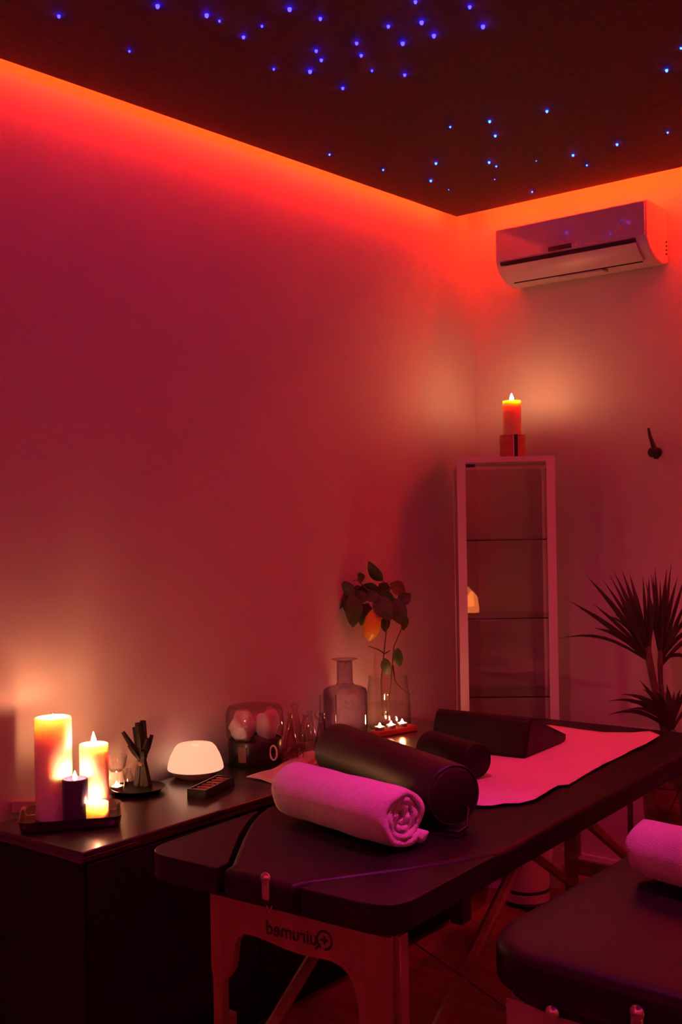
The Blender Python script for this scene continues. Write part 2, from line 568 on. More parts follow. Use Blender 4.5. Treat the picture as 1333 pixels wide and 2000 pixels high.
# ------------------------------------------------------------------ black wall hook
hb = Wy(1285, 884, 0)
hk = thing('wall_hook', 'black wall hook with a long upright peg on the wall above the plant', 'hook', (hb.x, -0.001, hb.z))
MB().lathe([(0.020, 0), (0.020, 0.006), (0.012, 0.010), (0.010, 0.03), (0.019, 0.036), (0.021, 0.046), (0.016, 0.055), (0.004, 0.058)], 18).build(
    'knob', 'black', hk, smooth=True).rotation_euler = (pi / 2, 0, 0)
MB().tube([(0.004, -0.03, 0.006), (-0.004, -0.034, 0.035), (-0.014, -0.038, 0.07), (-0.018, -0.040, 0.098)], [0.010, 0.009, 0.0065, 0.005], 10).build('peg', 'black', hk, smooth=True)
MB().box((0.004, -0.02, -0.016), (0.012, 0.03, 0.022)).build('lower_prong', 'black', hk, bevel=0.004)

# ------------------------------------------------------------------ glass display cabinet (turned into the corner)
CA, CB = Vector((0.233, -0.508, 0)), Vector((0.553, -0.267, 0))
crz = atan2(CB.y - CA.y, CB.x - CA.x)
CW, CDp, CH = 0.392, 0.30, 1.742
cab = thing('display_cabinet', 'tall narrow white framed glass display cabinet standing in the corner', 'cabinet', CA, crz)
s_ = 0.034
MB().box((CW / 2, CDp / 2, CH - 0.013), (CW, CDp, 0.026)).build('top', 'white_lacquer', cab, bevel=0.002)
MB().box((CW / 2, CDp / 2, 0.05), (CW, CDp, 0.10)).build('base', 'white_lacquer', cab, bevel=0.002)
dr = MB().box((s_ / 2, -0.010, CH / 2 + 0.03), (s_, 0.018, CH - 0.06)).box((CW - s_ / 2, -0.010, CH / 2 + 0.03), (s_, 0.018, CH - 0.06)) \
    .box((CW / 2, -0.010, CH - 0.011), (CW - 2 * s_, 0.018, 0.022)).box((CW / 2, -0.010, 0.08), (CW - 2 * s_, 0.018, 0.04)).build('door_frame', 'white_lacquer', cab)
MB().box((CW / 2, -0.008, CH / 2 + 0.03), (CW - 2 * s_ + 0.004, 0.004, CH - 0.12)).build('door_pane', 'pane', dr)
MB().box((s_ + 0.022, 0.008, CH - 0.034), (0.036, 0.012, 0.012)).build('hinge', 'black', dr)
MB().box((s_ + 0.022, 0.008, 0.11), (0.036, 0.012, 0.012)).build('hinge', 'black', dr)
MB().box((0.004, CDp / 2, CH / 2 + 0.03), (0.004, CDp - 0.03, CH - 0.14)).build('side_pane', 'pane', cab)
MB().box((CW - 0.004, CDp / 2, CH / 2 + 0.03), (0.004, CDp - 0.03, CH - 0.14)).build('side_pane', 'pane', cab)
MB().box((CW / 2, CDp - 0.004, CH / 2 + 0.03), (CW - 0.02, 0.004, CH - 0.14)).build('back_pane', 'pane', cab)
for sx in (0.007, CW - 0.007):
    MB().box((sx, CDp - 0.007, CH / 2 + 0.03), (0.014, 0.014, CH - 0.14)).build('rear_post', 'white_lacquer', cab)
for z in (0.452, 0.770, 1.088, 1.406):
    sh = MB().box((CW / 2, CDp / 2, z), (CW - 0.02, CDp - 0.03, 0.005)).build('shelf', 'shelfg', cab)
    MB().box((CW / 2, 0.0145, z), (CW - 0.02, 0.001, 0.0052)).build('shelf_edge', 'edgeg', sh)


# ------------------------------------------------------------------ candles
def flame(mb, c, h, r):
    return mb.lathe([(0.15 * r, 0), (0.75 * r, 0.12 * h), (r, 0.28 * h), (0.8 * r, 0.5 * h), (0.42 * r, 0.75 * h), (0.08 * r, h)], 14, c)


def candle(name, label, loc, r, h, mat, fl_h, fl_r, pool=0.010, group=None, waxname='wax', off=(0, 0)):
    t = thing(name, label, 'candle', loc, 0, group)
    e = r * 0.10
    prof = [(r * 0.985, 0), (r, 0.004), (r, h - e), (r - e * 0.3, h - e * 0.25), (r - e, h), (r - e * 1.8, h - 0.002),
            (r * 0.62, h - pool), (r * 0.3, h - pool * 1.1), (0.001, h - pool * 1.1)]
    MB().lathe(prof, 36).build(waxname, mat, t, smooth=True)
    MB().tube([(off[0], off[1], h - pool * 1.2), (off[0] + 0.001, off[1], h - pool + 0.009)], 0.0012, 6).build('wick', 'wick', t)
    flame(MB(), (off[0], off[1], h - pool + 0.004), fl_h, fl_r).build('flame', 'flame', t, smooth='all')
    return t


TD = 0.69
TRAYZ = TD + 0.004
p, r, h = stand(97, 1606, 73, 1400, TRAYZ)
candle('pillar_candle', 'tallest cream pillar candle on the tray, nearest the left edge', p, r, h, 'wax', 0.024, 0.0065, 0.020, 'candles on the tray')
p, r, h = stand(179, 1598, 57, 1452, TRAYZ)
candle('pillar_candle', 'slim cream pillar candle of middle height on the tray', p, r, h, 'wax', 0.036, 0.0075, 0.008, 'candles on the tray')
p, r, h = stand(142, 1612, 50, 1520, TRAYZ)
candle('pillar_candle', 'dark navy blue candle with a pale rim on the tray', p, r, h, 'wax_navy', 0.026, 0.0065, 0.010, 'candles on the tray')
p, r, h = stand(185, 1610, 45, 1566, TRAYZ)
candle('votive_candle', 'shortest cream votive candle at the front of the tray', p, r, h, 'wax', 0.024, 0.0060, 0.014, 'candles on the tray')

# candle on the cabinet, in its holder
cp = cab.matrix_basis @ Vector((0.197, 0.13, 0))
cc = At(1002, 890, (cp.x, cp.y, 0))
cl = Vector((cc.x, cc.y, CH))
k_ = mpp(cc)
hz = At(1002, 850, cl).z - CH
ho = thing('candle_holder', 'amber wooden candle holder with a metal strip on top of the cabinet', 'candle holder', cl)
MB().lathe([(25 * k_, 0), (25 * k_, hz), (25 * k_ - 0.004, hz), (18.5 * k_, hz - 0.004), (18.5 * k_, 0.012), (0.001, 0.012)], 32).build('cup', 'redwood', ho, smooth=True)
fd = -F0
sd = Vector((F0.y, -F0.x, 0))
q = fd * (25 * k_ + 0.001) - sd * 0.004
MB().box((q.x, q.y, hz / 2), (0.005, 0.004, hz - 0.001), YAW).build('metal_strip', 'metal', ho)
q = fd * (25 * k_ + 0.0005) + sd * 0.006
MB().box((q.x, q.y, hz / 2), (0.014, 0.004, hz - 0.001), YAW).build('dark_slot', 'vent', ho)
ct = At(1002, 783, cl).z
candle('pillar_candle', 'amber pillar candle burning on top of the glass cabinet', (cl.x, cl.y, CH + 0.012), 17.8 * k_, ct - CH - 0.012, 'wax_amber', 0.033, 0.0088, 0.006)

# ------------------------------------------------------------------ sideboard
DR = radians(1.2)
desk = thing('sideboard', 'long dark espresso sideboard along the wall holding candles and glassware', 'sideboard', (0.476, -2.563, 0), DR)
DL, DD = 1.93, 0.41
MB().box((-DD / 2, DL / 2, TD - 0.007), (DD, DL, 0.014)).build('worktop', 'desk', desk, bevel=0.003)
MB().box((-DD / 2 - 0.003, DL / 2, TD - 0.024), (DD - 0.010, DL - 0.010, 0.020)).build('top_moulding', 'desk', desk, bevel=0.006, seg=3)
bz = TD - 0.034
MB().box((-DD / 2 - 0.008, DL / 2, (bz + 0.06) / 2), (DD - 0.035, DL - 0.04, bz - 0.06)).build('body', 'deskbody', desk, loc=(0, 0, 0.03))
MB().box((-DD / 2 - 0.02, DL / 2, 0.03), (DD - 0.08, DL - 0.08, 0.06)).build('plinth', 'deskbody', desk)
for i in range(3):
    w = (DL - 0.05) / 3
    d = MB().box((-0.019, 0.025 + w * (i + 0.5), (bz + 0.07) / 2), (0.014, w - 0.005, bz - 0.08)).build('door', 'deskbody', desk, bevel=0.002)
    MB().box((-0.007, 0.025 + w * (i + 0.5), bz - 0.08), (0.012, 0.10, 0.010)).build('handle', 'black', d, bevel=0.003)

# ------------------------------------------------------------------ things on the sideboard
# tray
a, b, c = P(34, 1632, TD), P(240, 1616, TD), P(233, 1570, TD)
ex = (b - a)
tl = ex.length
trz = atan2(ex.y, ex.x)
tw = 0.195
tc = a + ex * 0.5 + Vector((-sin(trz), cos(trz), 0)) * tw / 2
tr = thing('candle_tray', 'dark metal tray with a flared rim under the group of four candles', 'tray', (tc.x, tc.y, TD), trz)
ol = smooth_outline([(-tl / 2, -tw / 2), (tl / 2, -tw / 2), (tl / 2, tw / 2), (-tl / 2, tw / 2)], 0.035, 6)
mb = MB()
n = len(ol)
rings = [(0.90, 0.0), (0.95, 0.004), (0.97, 0.014), (1.0, 0.030), (1.015, 0.0305), (0.985, 0.0295), (0.955, 0.015), (0.93, 0.006), (0.88, 0.0035)]
vs = [(x * (1 - (1 - s) * 0.8), y * (1 - (1 - s) * 1.3), z) for s, z in rings for x, y in ol]
fs = [(j * n + i, j * n + (i + 1) % n, (j + 1) * n + (i + 1) % n, (j + 1) * n + i) for j in range(len(rings) - 1) for i in range(n)]
fs += [tuple(range(n))[::-1], tuple((len(rings) - 1) * n + i for i in range(n))]
mb.add(vs, fs).build('pan', 'pewter', tr, smooth='all')

# little white box behind the tall candle
p = P(46, 1588, TD)
bx_ = thing('small_box', 'small pale box half hidden behind the tallest candle', 'box', (p.x + 0.0, p.y, TD), radians(40))
MB().box((0, 0.02, 0.014), (0.07, 0.04, 0.028)).build('body', 'plastic', bx_, bevel=0.002)
MB().box((0, 0.02, 0.031), (0.074, 0.044, 0.006)).build('lid', 'plastic', bx_, bevel=0.002)

# dark plate with tea light, glass bowl burner, bundle of bark sticks
pc = P(256, 1545, TD)
pl = tag(MB().lathe([(0.055, 0), (0.068, 0.002), (0.080, 0.014), (0.0825, 0.0145), (0.079, 0.012), (0.066, 0.006), (0.001, 0.005)], 40).build(
    'dark_plate', 'blackgloss', smooth=True, loc=(max(pc.x, 0.105), pc.y + 0.01, TD)), 'shallow black plate holding a tea light and tied sticks', 'plate')


def tealight(label, loc, group, d=0.019):
    t = thing('tea_light', label, 'candle', loc, 0, group)
    MB().lathe([(d, 0), (d, 0.013), (d + 0.001, 0.0135), (d - 0.0008, 0.0135), (d - 0.0008, 0.009)], 24, cap1=False).build('cup', 'tea_alu', t, smooth=True)
    MB().lathe([(d - 0.001, 0.001), (d - 0.001, 0.0095), (0.001, 0.0085)], 24).build('wax', 'wax', t)
    MB().tube([(0, 0, 0.008), (0, 0, 0.014)], 0.0008, 6).build('wick', 'wick', t)
    flame(MB(), (0, 0, 0.0115), 0.016, 0.0052).build('flame', 'flame', t, smooth='all')
    return t


pp = P(228, 1543, TD + 0.006)
tealight('lit tea light under the small glass bowl on the black plate', (pp.x, pp.y, TD + 0.0055), None, 0.0195)
ob = thing('oil_burner', 'small glass oil bowl on thin legs above the tea light', 'oil burner', (pp.x, pp.y, TD + 0.0055))
bz_ = At(231, 1508, pp).z - TD - 0.0055
bt_ = At(231, 1476, pp).z - TD - 0.0055
MB().lathe([(0.004, bz_), (0.018, bz_ + 0.003), (0.029, bz_ + 0.018), (0.034, bt_), (0.0325, bt_), (0.027, bz_ + 0.019), (0.017, bz_ + 0.006), (0.001, bz_ + 0.005)], 32).build('bowl', 'vessel', ob, smooth=True)
for k in range(3):
    a_ = 2.2 + 2 * pi * k / 3
    MB().tube([(0.030 * cos(a_), 0.030 * sin(a_), 0.001), (0.033 * cos(a_), 0.033 * sin(a_), bz_ * 0.6), (0.028 * cos(a_), 0.028 * sin(a_), bz_ + 0.014)], 0.0012, 6).build('leg', 'metal', ob)

sp = P(264, 1530, TD + 0.006)
sp = Vector((max(sp.x, 0.07), sp.y, TD + 0.006))
sb = thing('stick_bundle', 'bundle of dark bark sticks tied in the middle standing on the plate', 'incense', sp)
km = mpp(sp)
sx_, up_ = Vector((cos(YAW), sin(YAW), 0)), Vector((0, 0, 1))
for bxp, txp, typ, rr, dep in ((-8, -36, 104, 5.5, 0), (-4, -14, 112, 7, 0.006), (0, -6, 122, 7.5, -0.004), (2, 2, 124, 8, 0.008), (5, 12, 92, 6, -0.006), (7, 20, 96, 5, 0.004), (-6, -22, 80, 6, -0.008), (9, 6, 70, 7, -0.010)):
    p0 = sx_ * (bxp * 1.3 * km) + F0 * dep
    p1 = sx_ * (bxp * 0.4 * km) + F0 * dep * 0.5 + up_ * 50 * km
    p2 = sx_ * (txp * km) + F0 * dep * 2 + up_ * typ * km
    MB().tube([p0, p1, p1 * 0.5 + p2 * 0.5 + sx_ * 0.001, p2], [rr * km * 1.35, rr * km * 0.95, rr * km * 1.15, rr * km * 0.75], 6).build('stick', 'stickw', sb)
MB().lathe([(0.013, 0.060), (0.0155, 0.062), (0.016, 0.068), (0.015, 0.074), (0.0125, 0.076)], 14, cap0=False, cap1=False).build('cord', 'twine', sb, smooth='all')
q = P(252, 1534, TD + 0.0055)
tag(MB().lathe([(0.012, 0), (0.014, 0.004), (0.0135, 0.03), (0.008, 0.042), (0.008, 0.052), (0.0065, 0.052), (0.0065, 0.04), (0.0115, 0.03), (0.0115, 0.003), (0.001, 0.003)], 20).build(
    'glass_vial', 'vessel', smooth=True, loc=(q.x, q.y, TD + 0.0055)), 'tiny clear glass vial in front of the tied sticks', 'vial')
q = P(284, 1533, TD + 0.0055)
nub = tag(MB().lathe([(0.010, 0), (0.017, 0.006), (0.018, 0.016), (0.011, 0.026), (0.002, 0.029)], 9).build('resin_lump', 'stickw', loc=(q.x, q.y, TD + 0.005)), 'dark lump of resin on the plate beside the sticks', 'resin')

# aroma diffuser
p, r, h = stand(366, 1527, 112, 1452, TD)
p.x = max(p.x, r + 0.01)
df = thing('aroma_diffuser', 'glowing white dome shaped aroma diffuser between the sticks and the slotted box', 'diffuser', p)
zs = h * 0.24
MB().lathe([(r * 0.66, 0), (r * 0.70, 0.003), (r * 0.86, zs * 0.55), (r * 0.97, zs)], 48).build('base', 'dbase', df, smooth=True)
MB().lathe([(r * 0.985, zs), (r, zs + 0.003), (r * 0.97, zs + h * 0.18), (r * 0.88, zs + h * 0.42), (r * 0.74, zs + h * 0.66), (r * 0.66, h * 0.975), (r * 0.63, h), (r * 0.58, h * 0.985), (r * 0.2, h * 0.975), (0.001, h * 0.975)], 48).build('dome', 'dome', df, smooth='all')
MB().lathe([(0.011, 0), (0.011, 0.003), (0.008, 0.005), (0.005, 0.003), (0.001, 0.003)], 18).build('nozzle', 'dome', df, loc=(0, 0, h * 0.975))

# slotted black box with bars
a, b, c = P(362, 1558, TD), P(402, 1561, TD), P(458, 1533, TD)
ex = c - b
brz = atan2(ex.y, ex.x)
bl = ex.length
bw = 0.062
bh = 0.026
bc = b + ex * 0.5 + Vector((-sin(brz), cos(brz), 0)) * bw / 2
sbx = thing('slotted_box', 'low black box with a row of tan bars in front of the diffuser', 'box', (bc.x, bc.y, TD), brz)
mb = MB().box((0, 0, 0.003), (bl, bw, 0.006))
for s in (-1, 1):
    mb.box((0, s * (bw / 2 - 0.003), bh / 2), (bl, 0.006, bh)).box((s * (bl / 2 - 0.003), 0, bh / 2), (0.006, bw - 0.012, bh))
mb.build('case', 'black', sbx)
for i in range(6):
    xx = -bl / 2 + 0.018 + i * (bl - 0.036) / 5
    MB().box((xx, 0, bh - 0.010), (0.012, bw - 0.016, 0.016)).build('bar', 'tan', sbx, bevel=0.003)

# big glass jar with black pot
p, r, h = stand(474, 1497, 112, 1372, TD)
p.x = max(p.x, r + 0.02)
jar = thing('lidded_pot', 'round black pot with a clear glass upper jar holding crumpled pink tissue', 'pot', p)
hb_ = h * 0.42
MB().lathe([(r * 0.93, 0), (r * 0.95, 0.003), (r * 0.95, hb_ - 0.003), (r * 0.93, hb_), (r * 0.90, hb_), (r * 0.90, hb_ - 0.006), (0.001, hb_ - 0.006)], 48).build('pot', 'blackgloss', jar, smooth=True)
g = MB().lathe([(r * 0.96, 0), (r, h * 0.03), (r * 1.03, h * 0.2), (r * 1.02, h * 0.44), (r * 0.94, h * 0.53), (r * 0.7, h * 0.555), (0.001, h * 0.56)], 48, cap0=False)
g.build('glass_jar', 'vessel', jar, smooth=True, loc=(0, 0, hb_ + 0.001))
fa = atan2(-F0.y, -F0.x)
aa = fa - 0.42
MB().prism([(-0.16, 0.20), (0.16, 0.20), (0.16, 0.80), (-0.16, 0.80)], 0, 0.0015,
           lambda u, v, w: ((r * 0.952 + w) * cos(aa + u), (r * 0.952 + w) * sin(aa + u), v * hb_)).build('label', 'label', jar)
aa = fa + 0.72
ring = []
for i in range(17):
    t = pi * 2 * i / 16
    ring.append(((r * 0.95 + 0.010) * cos(aa) + 0.013 * sin(t) * cos(aa + 0.4) * 1.0, (r * 0.95 + 0.010) * sin(aa) + 0.013 * sin(t) * sin(aa + 0.4), hb_ * 0.56 + 0.024 * cos(t)))
MB().tube(ring, 0.0032, 8, False).build('ring_handle', 'plastic', jar, smooth='all')


def crumple(name, label, loc, rx, ry, rz_, seed, squash=1.0):
    rnd = random.Random(seed)
    bm = bmesh.new()
    bmesh.ops.create_icosphere(bm, subdivisions=3, radius=1)
    ph = [rnd.uniform(0, 6) for _ in range(6)]
    for v in bm.verts:
        c = v.co.copy()
        k = 1 - 0.34 * abs(sin(2.6 * c.x + 2.0 * c.y + ph[0])) ** 0.7 * abs(cos(2.3 * c.y + 1.7 * c.z + ph[1])) - 0.12 * abs(sin(6 * c.z + ph[2] + 4 * c.x)) + 0.16
        v.co = Vector((c.x * rx * k, c.y * ry * k, max(c.z * rz_ * k, -rz_ * 0.75)))
    zmin = min(v.co.z for v in bm.verts)
    for v in bm.verts:
        v.co.z -= zmin
    me = bpy.data.meshes.new(name)
    bm.to_mesh(me)
    bm.free()
    for f in me.polygons:
        f.use_smooth = True
    me.materials.append(MT['cloth'])
    o = bpy.data.objects.new(name, me)
    COL.objects.link(o)
    o.location = loc
    return tag(o, label, 'tissue')


zt = TD + hb_ - 0.006
l_ = p - sx_ * r * 0.42 - F0 * 0.012
crumple('tissue_wad', 'crumpled pale tissue on the left inside the glass jar', (l_.x, l_.y, zt), r * 0.44, r * 0.5, h * 0.31, 3)
l_ = p + sx_ * r * 0.44 + F0 * 0.012
crumple('tissue_wad', 'crumpled pink tissue packet on the right inside the glass jar', (l_.x, l_.y, zt), r * 0.37, r * 0.46, h * 0.31, 9)


# bottles
def bottle(name, label, loc, prof, mat, group=None, cat='bottle', stopper=None, th=0.003, seg=36):
    t = thing(name, label, cat, loc, 0, group)
    inner = [(max(0.001, rr - th), zz + (th if i == 0 else 0)) for i, (rr, zz) in enumerate(prof)]
    full = [(0.001, 0)] + prof + [(max(0.001, prof[-1][0] - th), prof[-1][1] + 0.0005)]
    MB().lathe(full, seg, cap0=False, cap1=False).build('glass_body', mat, t, smooth=True)
    if stopper:
        MB().lathe(stopper, 20, (0, 0, 0)).build('stopper', mat, t, smooth=True)
    return t


p, r, h = stand(577, 1470, 38, 1374, TD)
bottle('conical_bottle', 'tallest conical glass bottle with a round stopper beside the black pot', (p.x, p.y, TD),
       [(r, 0.002), (r, 0.01), (r * 0.86, h * 0.32), (r * 0.50, h * 0.62), (r * 0.26, h * 0.82), (r * 0.28, h * 0.86)], 'vessel', 'small glass bottles',
       stopper=[(r * 0.18, h * 0.8), (r * 0.24, h * 0.88), (r * 0.42, h * 0.95), (r * 0.40, h * 0.98), (r * 0.1, h)])
p, r, h = stand(567, 1490, 34, 1392, TD)
bottle('conical_bottle', 'rosy conical glass bottle directly right of the black pot', (p.x, p.y, TD),
       [(r, 0.002), (r, 0.01), (r * 0.84, h * 0.35), (r * 0.42, h * 0.72), (r * 0.24, h * 0.92), (r * 0.32, h)], 'amberg', 'small glass bottles')
p, r, h = stand(606, 1486, 30, 1388, TD)
bottle('conical_bottle', 'slim clear glass bottle second from the rolled black bolster', (p.x, p.y, TD),
       [(r, 0.002), (r, 0.012), (r * 0.92, h * 0.38), (r * 0.5, h * 0.72), (r * 0.32, h * 0.93), (r * 0.42, h)], 'vessel', 'small glass bottles')
p, r, h = stand(630, 1488, 30, 1392, TD)
bottle('conical_bottle', 'slim dark glass bottle touching the end of the black bolster', (p.x, p.y, TD),
       [(r, 0.002), (r, 0.012), (r * 0.92, h * 0.38), (r * 0.5, h * 0.72), (r * 0.32, h * 0.93), (r * 0.42, h)], 'purpleg', 'small glass bottles')
p, r, h = stand(597, 1450, 28, 1396, TD)
bottle('conical_bottle', 'short rosy glass bottle behind the tallest conical bottle', (p.x, p.y, TD),
       [(r, 0.002), (r, 0.012), (r * 0.9, h * 0.4), (r * 0.45, h * 0.75), (r * 0.3, h * 0.93), (r * 0.42, h)], 'amberg', 'small glass bottles')

# purple shouldered bottle, glass cup
pb = on_column(676, 0.10)
k = mpp(pb)
zt_ = At(676, 1287, pb).z - TD
zs_ = At(676, 1340, pb).z - TD
R_ = 43 * k
bottle('shouldered_bottle', 'wide purple glass bottle with a flared lip behind the black bolster', (pb.x, pb.y, TD),
       [(R_ * 0.94, 0.002), (R_, 0.010), (R_, zs_ - 0.022), (R_ * 0.95, zs_ - 0.010), (R_ * 0.80, zs_ - 0.002), (R_ * 0.42, zs_ + 0.006), (R_ * 0.36, zs_ + 0.016), (R_ * 0.35, zt_ - 0.010), (R_ * 0.42, zt_ - 0.004), (R_ * 0.60, zt_)],
       'purpleg', th=0.004, seg=48)
pg_ = on_column(642, 0.135)
k = mpp(pg_)
zt_ = At(640, 1358, pg_).z - TD
gm = bottle('glass_mug', 'small clear glass mug in front of the purple bottle', (pg_.x, pg_.y, TD), [(17 * k, 0.002), (17 * k, zt_)], 'vessel', cat='mug')
hd = []
for i in range(9):
    t = pi * i / 8
    hd.append(-sx_ * (17 * k + 0.016 * sin(t)) + Vector((0, 0, zt_ * 0.75 - 0.045 * i / 8)))
MB().tube(hd, 0.003, 8).build('handle', 'vessel', gm, smooth='all')

# vase with lemon branch
vp = on_column(760, 0.108)
k = mpp(vp)
vz = At(760, 1320, vp).z - TD
vr = 44 * k
vase = bottle('glass_vase', 'clear tapered glass vase holding the lemon branch', (vp.x, vp.y, TD),
              [(vr * 0.90, 0.002), (vr * 0.99, 0.010), (vr, 0.03), (vr * 0.97, vz * 0.55), (vr * 0.86, vz * 0.93), (vr * 0.85, vz)], 'vessel', cat='vase', th=0.004, seg=48)
MB().lathe([(vr * 0.88, 0.006), (vr * 0.93, 0.02), (vr * 0.935, vz * 0.45), (0.001, vz * 0.45)], 40).build('water', 'water', vase, smooth=True)

lb = thing('lemon_branch', 'lemon branch with drooping leaves and one hanging lemon in the vase', 'branch', (vp.x, vp.y, TD + 0.012))
o_ = Vector((vp.x, vp.y, TD + 0.012))


def vp_at(px, py, dep=0.0):
    return At(px, py, vp + F0 * dep) - o_


stems = [[(748, 1398, 0.0), (745, 1330, 0.01), (752, 1260, 0.0), (757, 1215, -0.01), (745, 1175, -0.01), (735, 1150, 0.0)],
         [(757, 1396, -0.01), (765, 1320, 0.0), (770, 1262, 0.01), (783, 1232, 0.02), (793, 1200, 0.02), (785, 1165, 0.01)],
         [(752, 1277, 0.0), (738, 1268, -0.02), (720, 1262, -0.03)],
         [(750, 1278, 0.0), (763, 1270, 0.01)],
         [(768, 1300, 0.0), (772, 1330, -0.02), (785, 1345, -0.035), (803, 1358, -0.05)],
         [(745, 1175, -0.01), (715, 1150, -0.03), (698, 1132, -0.03), (690, 1135, -0.04)],
         [(735, 1150, 0.0), (750, 1135, 0.0), (745, 1118, 0.01)],
         [(745, 1165, 0.0), (770, 1142, 0.02), (790, 1152, 0.03)],
         [(742, 1180, -0.01), (735, 1183, -0.035), (734, 1190, -0.04)]]
for st in stems:
    pts = [vp_at(*q) for q in st]
    MB().tube(pts, [0.0035 - 0.0022 * i / (len(pts) - 1) for i in range(len(pts))], 7).build('stem', 'twig', lb, smooth='all')


def leaf_mesh(base, tip, width, cup, side, droop, name, mat, parent, segs=7):
    """leaf blade folded along its midrib"""
    base, tip = Vector(base), Vector(tip)
    ax = tip - base
    L = ax.length
    w = ax.cross(side)
    if w.length < 1e-6:
        w = ax.cross(Vector((0.3, 0.2, 1)))
    w.normalize()
    nrm = w.cross(ax).normalized()
    mb = MB()
    vs, fs = [], []
    for i in range(segs + 1):
        t = i / segs
        c = base + ax * t + nrm * (droop * L * sin(pi * t))
        hw_ = width * 0.5 * (sin(pi * t ** 0.8) ** 0.75 if 0 < t < 1 else 0.02)
        vs += [c - w * hw_ + nrm * hw_ * cup, c, c + w * hw_ + nrm * hw_ * cup]
    m = len(vs)
    vs += [v - nrm * 0.0006 for v in vs]
    for i in range(segs):
        for j in (0, 1):
            a_ = i * 3 + j
            fs.append((a_, a_ + 1, a_ + 4, a_ + 3))
            fs.append((m + a_, m + a_ + 3, m + a_ + 4, m + a_ + 1))
    mb.add(vs, fs)
    return mb.build(name, mat, parent, smooth='all')


LEAVES = [((747, 1135), (720, 1096), 20, 0.01), ((700, 1133), (714, 1125), 18, -0.03), ((690, 1142), (672, 1158), 26, -0.04),
          ((674, 1160), (652, 1198), 24, -0.02), ((686, 1160), (690, 1226), 30, -0.05), ((676, 1148), (678, 1200), 20, -0.02),
          ((718, 1160), (694, 1178), 22, -0.04), ((740, 1150), (700, 1150), 24, 0.0), ((745, 1140), (752, 1165), 22, 0.01),
          ((762, 1140), (792, 1165), 26, 0.03), ((778, 1178), (804, 1160), 20, 0.02), ((745, 1160), (772, 1172), 22, -0.04),
          ((735, 1165), (765, 1212), 30, -0.05), ((762, 1168), (790, 1222), 30, -0.03), ((720, 1178), (705, 1222), 24, 0.01),
          ((738, 1158), (714, 1172), 20, -0.05), ((778, 1265), (782, 1302), 18, 0.0), ((752, 1285), (757, 1318), 16, -0.02),
          ((755, 1205), (752, 1235), 16, 0.02), ((790, 1200), (788, 1232), 14, 0.02), ((712, 1150), (690, 1165), 22, 0.02),
          ((758, 1155), (740, 1140), 18, 0.03), ((700, 1175), (712, 1212), 20, 0.03)]
rl = random.Random(4)
for (b_, t_, w_, dp) in LEAVES:
    leaf_mesh(vp_at(b_[0], b_[1], dp), vp_at(t_[0], t_[1], dp + rl.uniform(-0.02, 0.02)), w_ * mpp(vp) * 1.28, 0.25, (-F0 + Vector((rl.uniform(-.5, .5), rl.uniform(-.5, .5), rl.uniform(-.3, .6)))), 0.08, 'leaf', 'leaf', lb)
# lemon
a, b = vp_at(734, 1188, -0.045), vp_at(721, 1252, -0.045)
ax = (b - a)
L = ax.length
rr = 17 * mpp(vp)
prof = [(0.05, 0), (0.30, 0.03), (0.62, 0.14), (0.90, 0.32), (1.0, 0.52), (0.93, 0.70), (0.70, 0.84), (0.38, 0.93), (0.24, 0.97), (0.05, 1.0)]
lm = MB().lathe([(q_[0] * rr, q_[1] * L) for q_ in prof], 24).build('lemon', 'lemon', lb, smooth='all', loc=a)
lm.rotation_euler = ax.to_track_quat('Z', 'Y').to_euler()

# wooden block with three tea lights
a, b = P(738, 1440, TD), P(826, 1424, TD)
ex = b - a
wrz = atan2(ex.y, ex.x)
wl = 0.20
pc = a + ex.normalized() * wl / 2 * 0.9 + Vector((-sin(wrz), cos(wrz), 0)) * 0.012
tb = tag(MB().box((0, 0, 0.011), (wl, 0.048, 0.022)).build('tea_light_board', 'redwood', bevel=0.004, loc=(pc.x, pc.y, TD)), 'reddish wooden board carrying three lit tea lights before the vase', 'candle holder')
tb.rotation_euler = (0, 0, wrz)
for q, nm in zip((-0.068, -0.012, 0.044), ('left tea light of the three on the wooden board by the vase', 'middle tea light of the three on the wooden board by the vase', 'right tea light of the three on the wooden board by the vase')):
    tealight(nm, (pc.x + cos(wrz) * q, pc.y + sin(wrz) * q, TD + 0.022), 'tea lights on the wooden board')


